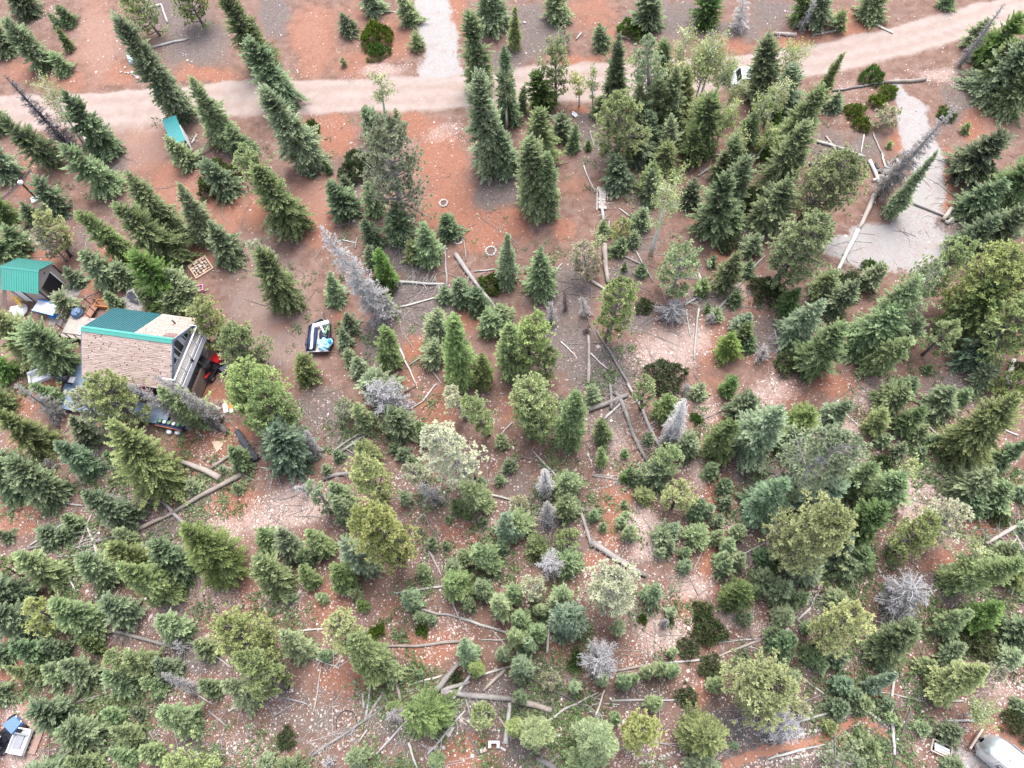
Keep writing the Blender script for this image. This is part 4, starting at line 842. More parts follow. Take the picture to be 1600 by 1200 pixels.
def build_trees():
    items, recs = [], []
    idx = 0
    for tok in TREES.replace('\n', '|').split('|'):
        a = tok.split()
        if not a: continue
        k = a[0]; v = list(map(float, a[1:]))
        if len(v) == 5: T, B, wp = (v[0], v[1]), (v[2], v[3]), v[4]
        else:
            wp = v[2]; u = np.array([v[0]-NAD[0], v[1]-NAD[1]]); u = u/(np.linalg.norm(u)+1e-6)
            st = .5 if SHAPE[k] == 'dome' else .52
            T, B = (v[0]+u[0]*wp*st, v[1]+u[1]*wp*st), (v[0]-u[0]*wp*st, v[1]-u[1]*wp*st)
        base, h, R, ln = solve_tree(k, T, B, wp)
        if SHAPE[k] == 'dome': size = 'large' if R > 1.0 else 'small'
        else:
            size = 'tall' if h > 9 else 'middling' if h > 5 else 'short' if h > 2.6 else 'little'
            if h/R > 7 and h > 4: size += ' slender'
            elif h/R < 3.2 and h > 4: size += ' broad'
        items.append((f"{size} {WORDS[k]}", (T[0]+B[0])/2, (T[1]+B[1])/2)); recs.append((k, base, h, R, ln, wp)); idx += 1
    labels = unique_labels(items)
    for i, ((k, base, h, R, ln, wp), lab) in enumerate(zip(recs, labels)):
        sh = SHAPE[k]
        sparse = {'o': .35, 'g': .15}.get(k, 0.0)
        crown, trunk, rc, hc = prototype(sh, R, h, i*7+3, sparse)
        zg = float(relief(np.array([base[0]]), np.array([base[1]]))[0])-.08
        root = thing(NAMES[k], lab, CATS[k], (base[0], base[1], zg), 0, GRP[NAMES[k]])
        q = Vector((0, 0, 1)).rotation_difference(Vector((ln[0], ln[1], h)).normalized())
        root.rotation_mode = 'QUATERNION'; root.rotation_quaternion = q @ Quaternion((0, 0, 1), random.uniform(0, 6.28))
        sc = (R/rc, R/rc, h/hc)
        c = link('twigs' if sh in ('dead', 'bush') else 'foliage' if sh == 'dome' else 'crown', crown, root); c.scale = sc
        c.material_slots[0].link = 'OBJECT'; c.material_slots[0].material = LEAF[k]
        if sh in ('dead', 'bush'): c['kind'] = 'stuff'
        t = link('stem' if sh == 'dome' else 'trunk', trunk, root); t.scale = sc
        t.material_slots[0].link = 'OBJECT'
        t.material_slots[0].material = BARK_W if sh == 'asp' else BARK_C if k == 'c' else BARK_S if k in 'wq' else BARK_G if (sh == 'dead' or k in 'go') else BARK
    return recs
RECS = build_trees()
print('trees', len(RECS), 'protos', len(PROTO), 'tris', sum(len(c.polygons) for c, *_ in PROTO.values()))
# ---------------------------------------------------------------- paint, metal and timber for the built things
TEAL = simple('metal_teal', (.055, .25, .205), .42, .0, .06, 3, dirt=(.075, .21, .18))
TEALD = simple('metal_dark_green', (.026, .10, .112), .40, .0, .06, 3)
def shingle_mat(name, lo, hi):
    m, t, out = mat_new(name); b = N(t, 'ShaderNodeBsdfPrincipled'); b.inputs['Roughness'].default_value = .9; b.inputs['Specular IOR Level'].default_value = .15
    f = N(t, 'ShaderNodeAttribute', attribute_name='tint').outputs['Fac']; co = N(t, 'ShaderNodeTexCoord').outputs['Object']
    f = math_(t, 'ADD', math_(t, 'MULTIPLY', f, .75), math_(t, 'MULTIPLY', noise(t, co, 2.0, 4).outputs[0], .35))
    t.links.new(mixc(t, f, lo, hi), b.inputs['Base Color']); t.links.new(b.outputs[0], out.inputs[0]); return m
SHING = shingle_mat('shingle_tan', (.262, .190, .163), (.375, .290, .252))
SHINGD = shingle_mat('shingle_brown', (.12, .075, .065), (.22, .14, .125))
WALLB = simple('wall_taupe', (.30, .245, .225), .8, 0, .08, 2)
WALLG = simple('wall_pale_grey', (.52, .51, .55), .75, 0, .06, 2)
WHITE = simple('paint_white', (.62, .62, .64), .5, 0, .05, 3, dirt=(.55, .53, .52))
BLACK = simple('black_void', (.012, .012, .016), .6, 0, .2, 3)
NAVY = simple('cloth_navy', (.020, .028, .075), .8, 0, .25, 6)
BLUET = simple('tarp_pale_blue', (.26, .50, .68), .45, 0, .12, 4)
BLUES = simple('plastic_blue', (.025, .20, .62), .45, 0, .10, 4)
DECKG = simple('deck_grey_boards', (.46, .43, .41), .85, 0, .12, 3)
DECKT = simple('deck_tan_boards', (.34, .295, .265), .85, 0, .12, 3)
DECKB = simple('deck_blue_paint', (.16, .215, .29), .6, 0, .08, 2, dirt=(.22, .26, .31))
RUST = simple('timber_red_brown', (.24, .085, .045), .8, 0, .2, 4)
TIMB = simple('timber_weathered', (.36, .29, .24), .9, 0, .2, 5, bump=.3)
TIMBP = simple('timber_pale', (.42, .38, .34), .9, 0, .12, 5, bump=.3)
TIMBD = simple('timber_dark', (.09, .065, .055), .9, 0, .25, 5)
ORANGE = simple('board_orange', (.46, .20, .065), .8, 0, .15, 4)
PLYW = simple('board_plywood', (.52, .36, .27), .85, 0, .08, 4)
RED = simple('plastic_red', (.62, .018, .022), .35, 0, .08, 4)
PINK = simple('plastic_pink', (.58, .20, .32), .5, 0, .08, 4)
YELL = simple('paint_yellow', (.68, .46, .04), .5, 0, .1, 4)
GREYM = simple('steel_grey', (.25, .25, .27), .5, .2, .1, 4)
DARKM = simple('steel_dark', (.035, .036, .045), .5, .2, .2, 4)
RUBB = simple('rubber', (.018, .018, .020), .9, 0, .2, 4)
ALU = simple('aluminium', (.66, .70, .75), .28, .75, .04, 2, dirt=(.50, .52, .55))
GLASSD = simple('glass_dark', (.02, .025, .03), .12, 0, .1, 2)
STONEP = simple('stone_white', (.40, .37, .345), .95, 0, .12, 8)
STONER = simple('stone_red', (.34, .21, .17), .95, 0, .15, 8)
CONC = simple('concrete_block', (.52, .51, .52), .9, 0, .1, 6)
GREENB = simple('bag_green', (.10, .26, .10), .6, 0, .1, 4)

def gz(x, y): return float(relief(np.array([x]), np.array([y]))[0])-.06
def atg(px, py, z=0.0): p = at(px, py, z); return p[0], p[1]

def rock_mesh(name, r, s, mat, flat=.7):
    rr = np.random.default_rng(r)
    bm = bmesh.new(); bmesh.ops.create_icosphere(bm, subdivisions=1, radius=s)
    for v in bm.verts:
        k = 1+rr.uniform(-.25, .2); v.co = Vector((v.co.x*k, v.co.y*k*rr.uniform(.8, 1.05), v.co.z*k*flat))
    me = bpy.data.meshes.new(name); bm.to_mesh(me); bm.free(); me.materials.append(mat); return me

# ---------------------------------------------------------------- cabin
def ribbed(name, P0, eu, ev, lu, lv, nrm, step, mat, parent, rib=.035, th=.03):
    """sheet metal roof: panel with standing ribs that run down the slope"""
    mb = MB(); P0, eu, ev, nrm = map(Vector, (P0, eu, ev, nrm))
    q = lambda u, v, n: P0+eu*u+ev*v+nrm*n
    def blk(u0, u1, v0, v1, n0, n1):
        mb.add([q(u0, v0, n0), q(u1, v0, n0), q(u1, v1, n0), q(u0, v1, n0), q(u0, v0, n1), q(u1, v0, n1), q(u1, v1, n1), q(u0, v1, n1)],
               [(0, 3, 2, 1), (4, 5, 6, 7), (0, 1, 5, 4), (1, 2, 6, 5), (2, 3, 7, 6), (3, 0, 4, 7)])
    blk(0, lu, 0, lv, 0, th)
    u = step*.5
    while u < lu:
        blk(u-.018, u+.018, 0, lv, th, th+rib); u += step
    return tag(mb.build(name, mat, parent), None, None, kind='stuff' if False else None)

def shingles(name, P0, eu, ev, lu, lv, nrm, mat, parent, rr, row=.135, tab=.50):
    """courses of separate overlapping tabs, too small to pick apart one by one"""
    mb = MB(); P0, eu, ev, nrm = map(Vector, (P0, eu, ev, nrm))
    q = lambda u, v, n: P0+eu*u+ev*v+nrm*n
    v = 0; k = 0
    while v < lv-.02:
        v1 = min(v+row, lv); u = -rr.uniform(0, tab)
        while u < lu:
            u0, u1 = max(u, 0), min(u+tab*rr.uniform(.9, 1.2), lu)
            if u1-u0 > .03:
                a, b = .012+rr.uniform(0, .012), .040+rr.uniform(0, .022); e = rr.uniform(-.02, .03) if v1 < lv else 0
                mb.add([q(u0, v, a), q(u1, v, a), q(u1, v1+e, b), q(u0, v1+e, b), q(u0, v1+e, 0), q(u1, v1+e, 0)], [(0, 3, 2, 1), (3, 4, 5, 2)])
            u += tab*rr.uniform(.8, 1.2)
        v += row; k += 1
    o = mb.build(name, mat, parent); o['kind'] = 'stuff'
    a_ = o.data.attributes.new('tint', 'FLOAT', 'FACE'); a_.data.foreach_set('value', np.repeat(rr.random(len(o.data.polygons)//2), 2).astype(np.float32)); return o

def build_cabin():
    a = math.radians(-10.3)
    cab = thing('cabin', 'gable roofed cabin, tan shingles and half a slope of green metal', 'cabin', (-32.0, 25.88, 0), a)
    x0, x1, yw, ze, zr, ye = -3.55, 3.1, 2.75, 3.4, 5.6, 3.1
    zw = zr-(zr-ze)*yw/ye
    mb = MB()
    mb.add([(x0, -yw, 0), (x1, -yw, 0), (x1, yw, 0), (x0, yw, 0), (x0, -yw, zw-.06), (x1, -yw, zw-.06), (x1, yw, zw-.06), (x0, yw, zw-.06), (x0, 0, zr-.08), (x1, 0, zr-.08)],
           [(0, 1, 5, 4), (2, 3, 7, 6), (1, 2, 6, 9, 5), (3, 0, 4, 8, 7)])
    mb.build('wall', WALLG, cab)
    rr = np.random.default_rng(5)
    sl = math.hypot(ye, zr-ze); dn, dz = ye/sl, (zr-ze)/sl
    xa, xb = -3.75, 3.75
    # decking under both slopes
    mb = MB()
    mb.slab([(xa, 0, zr), (xa, -ye, ze), (xb, -ye, ze), (xb, 0, zr)], .10); mb.slab([(xb, 0, zr-.002), (xb, ye, ze), (xa, ye, ze), (xa, 0, zr-.002)], .10)
    rf = mb.build('roof', TIMBD, cab)
    shingles('roof_shingles', (xa, 0, zr), (1, 0, 0), (0, -dn, -dz), xb-xa, sl, (0, -dz, dn), SHING, cab, rr)
    shingles('roof_shingles', (.42, 0, zr), (1, 0, 0), (0, dn, -dz), xb-.42, sl, (0, dz, dn), SHING, cab, rr)
    ribbed('metal_roof_panel', (xa, 0, zr), (1, 0, 0), (0, dn, -dz), .40-xa, sl, (0, dz, dn), .23, TEALD, cab)
    # a torn patch of brown shingle by the gable
    shingles('shingle_patch', (2.7, .25, zr-.25*dz/dn+.035), (1, 0, 0), (0, dn, -dz), .95, .62, (0, dz, dn), SHINGD, cab, rr)
    mb = MB()
    mb.slab([(xa-.02, .02, zr+.10), (xa-.02, -.26, zr-.07), (xb+.02, -.26, zr-.07), (xb+.02, .02, zr+.10)], .03)
    mb.slab([(xb+.02, -.02, zr+.105), (xb+.02, .22, zr-.04), (xa-.02, .22, zr-.04), (xa-.02, -.02, zr+.105)], .03)
    mb.build('ridge_cap', TEAL, cab)
    mb = MB()
    for s in (-1, 1):
        for x in (xa-.05, xb+.012):
            mb.add([(x, 0, zr+.06), (x+.04, 0, zr+.06), (x+.04, s*ye, ze+.06), (x, s*ye, ze+.06), (x, 0, zr-.20), (x+.04, 0, zr-.20), (x+.04, s*ye, ze-.20), (x, s*ye, ze-.20)],
                   [(0, 1, 2, 3), (7, 6, 5, 4), (0, 3, 7, 4), (1, 5, 6, 2), (3, 2, 6, 7)])
    mb.build('fascia', simple('fascia_blue_grey', (.12, .15, .20), .6), cab)
    # gable end: windows, door, white trim
    for (y0, y1, z0, z1) in ((-.30, .70, 3.25, 4.85), (-1.25, -.55, 3.4, 4.3), (1.15, 1.7, 3.3, 4.2)):
        f = MB().box((x1+.03, (y0+y1)/2, (z0+z1)/2), (.06, y1-y0+.18, z1-z0+.18)).build('window', WHITE, cab)
        MB().box((x1+.05, (y0+y1)/2, (z0+z1)/2), (.06, y1-y0, z1-z0)).build('pane', GLASSD, f)
        MB().box((x1+.07, (y0+y1)/2-.12, (z0+z1)/2), (.05, .07, z1-z0)).build('mullion', WHITE, f)
    # balcony: floor boards, joists, white railing
    yb0, yb1, zb, xo = -2.55, 2.15, 3.15, 4.15
    fb = MB(); y = yb0; 
    while y < yb1:
        fb.box(((x1+xo)/2+.04, y+.065, zb-.02+rr.uniform(-.006, .006)), (xo-x1, .115, .035)); y += .135
    o = fb.build('balcony_boards', DECKG, cab); o['kind'] = 'stuff'
    MB().box(((x1+xo)/2+.04, (yb0+yb1)/2, zb-.14), (xo-x1-.06, yb1-yb0, .18)).build('balcony_frame', TIMBD, cab)
    MB().box((xo+.12, (yb0+yb1)/2, zb-.32), (.07, yb1-yb0+.1, .52)).build('balcony_fascia', WALLG, cab)
    rl = MB().box((xo, (yb0+yb1)/2, zb+.98), (.10, yb1-yb0, .06)).build('railing', WHITE, cab)
    MB().box((xo, (yb0+yb1)/2, zb+.16), (.05, yb1-yb0, .07)).build('rail', WHITE, rl)
    for i in range(5):
        MB().box((xo, yb0+.04+(yb1-yb0-.08)*i/4, zb+.48), (.075, .075, .96)).build('baluster', WHITE, rl)
    for y in (yb0, yb1):
        MB().box(((x1+xo)/2, y, zb+.98), (xo-x1, .08, .06)).build('rail', WHITE, rl)
        MB().box(((x1+xo)/2, y, zb+.16), (xo-x1, .05, .07)).build('rail', WHITE, rl)
    for y in (yb0+.2, 0, yb1-.2):
        MB().box((xo+.0, y, 1.1), (.14, .14, 2.2)).build('post', TIMBD, cab)
    mb = MB()
    for i in range(6): mb.tube([(xo-.05, yb0, .22+i*.24), (xo-.05, yb1, .22+i*.24)], .12, 7)
    mb.build('log_skirting', simple('skirt_brown', (.16, .11, .09), .9, 0, .2), cab)
    MB().box((xo+.16, -.4, zb+.1), (.14, .12, .30)).build('lantern', BLACK, cab)
    # chimney flue on the far slope, dish on the left gable
    fl = MB().cyl((2.35, 2.1, ze+.55), .06, .75, 10).build('flue_pipe', DARKM, cab, True)
    MB().cyl((2.35, 2.1, ze+1.28), .10, .10, 10).build('cap', GREYM, fl)
    d = MB(); n = 14
    cen = Vector((-4.25, .05, 5.05)); ax = Vector((-.55, -.45, .75)).normalized(); uu = ax.orthogonal().normalized(); ww = ax.cross(uu)
    rings = []
    for k, (rr_, hh) in enumerate(((.02, 0), (.2, .02), (.36, .08))):
        rings.append([tuple(cen+uu*rr_*math.cos(2*math.pi*i/n)+ww*rr_*math.sin(2*math.pi*i/n)+ax*hh) for i in range(n)])
    d.add(sum(rings, []), [(k*n+i, k*n+(i+1) % n, (k+1)*n+(i+1) % n, (k+1)*n+i) for k in range(2) for i in range(n)])
    di = d.build('satellite_dish', WHITE, cab, True)
    MB().tube([cen, cen+ax*.35-ww*.2], .018, 6).build('feed_arm', GREYM, di)
    MB().tube([(-3.6, .05, 4.9), tuple(cen)], .03, 6).build('mount', DARKM, di)
    # south wall: door, red panel, dark window under the eave
    for xx, wd, m in ((-.4, .9, BLACK), (.45, .5, RED), (1.4, 1.1, BLACK), (-2.4, .9, BLACK)):
        MB().box((xx, -yw-.03, 1.45), (wd, .06, 1.5)).build('shutter' if m is RED else 'window', m, cab)
    # west deck with railing, painted south deck, plank ramp
    dk = thing('boardwalk_deck', 'narrow tan board deck with dark railing left of the cabin', 'deck', cab.location, a)
    x = -9.9; i = 0
    while x < -3.7:
        b = MB().box((x+.07, 2.25, .50+rr.uniform(-.004, .004)), (.13, 2.1, .04)).mesh('deck_board', DECKT)
        link('deck_board', b, dk); x += .145
    MB().box((-6.8, 2.25, .37), (6.1, 2.0, .2)).build('deck_frame', TIMBD, dk)
    r_ = MB().box((-9.92, 2.25, 1.45), (.08, 2.2, .06)).build('railing', TIMBD, dk)
    for y in (1.2, 1.9, 2.6, 3.3): MB().box((-9.92, y, .75), (.07, .07, 1.4)).build('post', TIMBD, r_)
    MB().box((-9.92, 2.25, .85), (.04, 2.1, .05)).build('rail', TIMBD, r_)
    r_ = MB().box((-8.4, 1.15, 1.45), (2.9, .08, .06)).build('railing', TIMBD, dk)
    for x in (-9.6, -8.8, -8.0, -7.2): MB().box((x, 1.15, .75), (.07, .07, 1.4)).build('post', TIMBD, r_)
    d2 = thing('painted_deck', 'blue grey painted deck along the lower side of the cabin', 'deck', cab.location, a)
    for cx, cy, lx, ly, al in ((-5.6, -2.25, 3.6, 2.4, 'x'), (-2.3, -4.25, 9.4, 1.5, 'x')):
        y = cy-ly/2
        while y < cy+ly/2-.05:
            link('deck_board', MB().box((cx, y+.07, .50), (lx, .134, .04)).mesh('deck_board', DECKB), d2); y += .14
        MB().box((cx, cy, .36), (lx-.1, ly-.1, .22)).build('deck_frame', TIMBD, d2)
    st = thing('red_steps', 'red brown timber steps at the left end of the painted deck', 'steps', cab.location, a)
    for i in range(3): MB().box((-7.75-.35*i, -2.9, .42-.13*i), (.34, 1.0, .05)).build('tread', RUST, st)
    for s in (-1, 1): MB().box((-8.1, -2.9+s*.48, .24), (1.1, .05, .34)).build('stringer', RUST, st)
    rp = thing('plank_ramp', 'red brown plank ramp with black rails above the board deck', 'ramp', cab.location, a)
    for i in range(9): link('plank', MB().box((-8.45, 3.35+.16*i, .46-.03*i), (.8, .15, .04)).mesh('plank', simple('plank_rust', (.26, .13, .09)) if i == 0 else bpy.data.materials['plank_rust']), rp)
    for s in (-.42, .42):
        MB().tube([(-8.45+s, 3.3, 1.2), (-8.45+s, 4.75, .95)], .03, 6).build('rail', DARKM, rp)
        for t in (0, .5, 1): MB().box((-8.45+s, 3.3+1.45*t, .7-.1*t), (.05, .05, 1.1)).build('post', DARKM, rp)
    tr = thing('rust_trough', 'rust orange timber trough beside the green metal roof edge', 'planter', cab.location, a)
    for (c, d_) in (((-7.6, 4.6, .2), (1.5, .06, .4)), ((-7.6, 5.2, .2), (1.5, .06, .4)), ((-8.33, 4.9, .2), (.06, .54, .4)), ((-6.87, 4.9, .2), (.06, .54, .4))):
        MB().box(c, d_).build('side_board', ORANGE, tr)
    MB().box((-7.6, 4.9, .2), (1.4, .5, .2)).build('soil', simple('planter_soil', (.20, .09, .05)), tr)
    tub = MB(); tub.cyl((0, 0, 0), .5, .3, 16); tub.tube([(0, 0, .3), (0, 0, .42), (0, 0, .47)], [.5, .34, .02], 16)
    o = tub.build('blue_tub', simple('tub_blue', (.10, .16, .26), .5), None, True)
    p = at(122, 490, .55); o.location = (p[0], p[1], .52); tag(o, 'round blue covered tub at the end of the board deck', 'tub')
    g = thing('barbecue_grill', 'black lidded barbecue grill on the painted deck', 'grill', (*atg(103, 594, .9), .52), a)
    MB().box((0, 0, .55), (.95, .55, .35)).build('firebox', BLACK, g)
    MB().tube([(-.42, 0, .78), (.42, 0, .78)], .26, 10).build('lid', DARKM, g, True)
    MB().box((.75, 0, .68), (.5, .5, .04)).build('side_shelf', GREYM, g)
    for sx in (-.4, .4):
        for sy in (-.2, .2): MB().box((sx, sy, .19), (.05, .05, .38)).build('leg', DARKM, g)
    c = thing('outdoor_couch', 'pale grey two seat couch on red soil left of the painted deck', 'couch', (*atg(63, 588, .3), gz(-42, 20)), a+math.radians(35))
    MB().box((0, 0, .22), (1.5, .8, .36), bev=.05).build('seat', WALLG, c)
    MB().box((0, .42, .45), (1.5, .2, .85), bev=.05).build('backrest', WHITE, c)
    for s in (-.78, .78): MB().box((s, .05, .32), (.18, .85, .6), bev=.04).build('armrest', WHITE, c)
    sb = thing('stacked_crate', 'dark crate standing right of the pale grey couch', 'crate', (*atg(76, 583, .3), gz(-41, 20)), a)
    MB().box((0, 0, .25), (.6, .5, .5)).build('box', TIMBD, sb); MB().box((0, 0, .52), (.66, .56, .05)).build('lid', GREYM, sb)
    pb = thing('planter_bench', 'red edged dark planter with white pots at the lower right of the deck', 'planter', (*atg(267, 664, .4), 0), a-.05)
    MB().box((0, 0, .3), (2.3, .5, .5)).build('box', NAVY, pb); MB().box((0, -.3, .5), (2.4, .08, .10)).build('edge_board', RUST, pb)
    for i in range(5): MB().tube([(-.8+.4*i, .05, .55), (-.8+.4*i, .05, .78)], [.10, .14], 10).build('pot', WHITE if i % 2 else GREENB, pb)
    for px, py in ((265, 675), (278, 676)):
        x, y = atg(px, py, .15); o = MB().tube([(0, 0, 0), (0, 0, .35)], [.17, .2], 12).build('bucket', WHITE, None, True); o.location = (x, y, gz(x, y))
        tag(o, 'white bucket on the red soil just below the planter, ' + ('left' if px < 270 else 'right') + ' of two', 'bucket', 'white buckets')
    return cab
build_cabin()

# ---------------------------------------------------------------- green roofed shed
def build_shed():
    a = math.radians(-9.7); L, W, ze, zr = 3.6, 1.55, 2.15, 3.2
    s = thing('shed', 'green metal roofed shed with a wide black doorway at the left edge', 'shed', (-44.68, 34.0, 0), a)
    x0, x1, yw = -1.72, 1.55, 1.35; zw = zr-(zr-ze)*yw/W
    MB().add([(x0, -yw, 0), (x1, -yw, 0), (x1, yw, 0), (x0, yw, 0), (x0, -yw, zw-.05), (x1, -yw, zw-.05), (x1, yw, zw-.05), (x0, yw, zw-.05), (x0, 0, zr-.05), (x1, 0, zr-.05)],
             [(0, 1, 5, 4), (2, 3, 7, 6), (1, 2, 6, 9, 5), (3, 0, 4, 8, 7)]).build('wall', WALLB, s)
    sl = math.hypot(W, zr-ze); dn, dz = W/sl, (zr-ze)/sl
    ribbed('roof_panel', (-1.82, 0, zr), (1, 0, 0), (0, -dn, -dz), L, sl+.1, (0, -dz, dn), .23, TEAL, s)
    ribbed('roof_panel', (-1.82, 0, zr), (1, 0, 0), (0, dn, -dz), L, sl, (0, dz, dn), .23, simple('metal_teal_darker', (.042, .175, .15), .45), s)  # far slope in a darker teal than the near one
    MB().slab([(-1.84, 0, zr+.08), (-1.84, -.14, zr-.02), (1.82, -.14, zr-.02), (1.82, 0, zr+.08)], .03).build('ridge_cap', TEAL, s)
    MB().box((x1+.03, -.12, .98), (.06, 1.5, 1.85)).build('doorway', BLACK, s)
    for y in (-.93, .69): MB().box((x1+.05, y, 1.0), (.05, .1, 1.95)).build('door_trim', WHITE if y > 0 else TIMBD, s)
    for y in (-yw, yw): MB().box((x1+.02, y, 1.0), (.10, .10, 2.0)).build('corner_trim', DARKM, s)
    MB().box((x1+.05, .25, 2.42), (.06, .10, .10)).build('lamp', BLACK, s)
    MB().box((-.75, -yw-.03, 1.0), (.8, .06, 1.8)).build('side_door', WALLG, s)
    for x in (-1.2, -.3): MB().box((x, -yw-.05, 1.0), (.06, .05, 1.9)).build('door_trim', DARKM, s)
    l = thing('ladder', 'yellow step ladder leaning by the side door of the shed', 'ladder', (*atg(32, 473, .5), 0), a)
    for sx in (-.2, .2): MB().tube([(sx, -.35, 0), (sx*.7, .1, 1.3)], .03, 6).build('rail', YELL, l)
    for i in range(5): MB().box((0, -.3+.09*i, .15+.25*i), (.36, .10, .03)).build('rung', YELL, l)
    for sx in (-.2, .2): MB().tube([(sx, .4, 0), (sx*.7, .1, 1.3)], .02, 6).build('brace', YELL, l)
    t = thing('blue_work_table', 'grey topped table with blue frame in front of the shed', 'table', (*atg(75, 483, .5), 0), a-.12)
    MB().box((0, 0, .78), (2.1, 1.0, .05)).build('tabletop', WALLG, t)
    MB().box((0, .53, .80), (2.2, .09, .10)).build('edge_rail', BLUES, t); MB().box((0, -.53, .77), (2.2, .08, .08)).build('edge_rail', BLUET, t)
    for sx in (-.95, .95):
        for sy in (-.45, .45): MB().box((sx, sy, .38), (.06, .06, .76)).build('leg', BLUES, t)
    b = MB()
    rr = np.random.default_rng(3); n = 9
    P = [(x, y, .10+.10*rr.random()) for x in np.linspace(-.5, .5, 5) for y in np.linspace(-.2, .2, 3)]
    b.add(P+[(x, y, 0) for x, y, z in P], [(i*3+j, (i+1)*3+j, (i+1)*3+j+1, i*3+j+1) for i in range(4) for j in range(2)]+[(0, 1, 16, 15), (1, 2, 17, 16), (12, 27, 28, 13), (13, 28, 29, 14)]+[(i*3, 15+i*3, 18+i*3, 3+i*3) for i in range(4)]+[(i*3+2, 5+i*3, 20+i*3, 17+i*3) for i in range(4)])
    o = b.build('blue_tarp', BLUES); o.location = (*atg(88, 494), .02); tag(o, 'crumpled bright blue tarp on gravel below the grey topped table', 'tarp')
    m = thing('white_basin', 'white oval basin and board lying on soil below the shed', 'basin', (*atg(33, 486), gz(-44, 30)), a)
    MB().tube([(0, 0, 0), (0, 0, .25), (0, 0, .26), (0, 0, .06)], [.55, .68, .60, .50], 16).build('bowl', WHITE, m, True)
    MB().box((-.75, .15, .10), (.7, .5, .06), rz=.4).build('board', WHITE, m)
    pl = thing('pole_pile', 'thin grey poles leaning in the shade left of the shed', 'poles', (*atg(12, 470), 0), a)
    for i in range(6): MB().tube([(-.3+.14*i, -.8, .03), (-.1+.1*i, .7, .9+.06*i)], .025, 5).build('pole', LOGM['d'], pl)
build_shed()

# ---------------------------------------------------------------- hut by the road
def build_hut():
    v = Vector((1.25, -2.72)); a = math.atan2(v.y, v.x)+math.pi/2
    h = thing('roadside_hut', 'small teal roofed hut with pale walls just below the road', 'hut', (-35.23, 50.0, 0), a)
    w, l, z0, z1 = 1.32, 2.9, 1.75, 2.35
    MB().add([(-.56, -1.35, 0), (.56, -1.35, 0), (.56, 1.2, 0), (-.56, 1.2, 0), (-.56, -1.35, z0-.02), (.56, -1.35, z0-.02), (.56, 1.2, z1-.12), (-.56, 1.2, z1-.12)],
             [(0, 1, 5, 4), (1, 2, 6, 5), (2, 3, 7, 6), (3, 0, 4, 7)]).build('wall', WALLG, h)
    sl = math.hypot(l, z1-z0)
    ribbed('roof_panel', (-w/2, 1.45, z1), (1, 0, 0), (0, -l/sl, -(z1-z0)/sl), w, sl, (0, -(z1-z0)/sl, l/sl), .19, simple('metal_teal_hut', (.045, .24, .24), .4), h)
    MB().box((.585, -.1, .85), (.05, 2.2, 1.5)).build('side_panel', WHITE, h)
    for x, y in ((.59, -1.36), (-.59, -1.36), (.59, 1.2)): MB().box((x, y, .86), (.08, .08, 1.7)).build('corner_trim', DARKM, h)
    MB().box((0, -1.38, .75), (.62, .05, 1.4)).build('door', WHITE, h)
    MB().box((.8, -1.75, .12), (.9, .5, .2), rz=.3).build('doorstep', CONC, h)
build_hut()

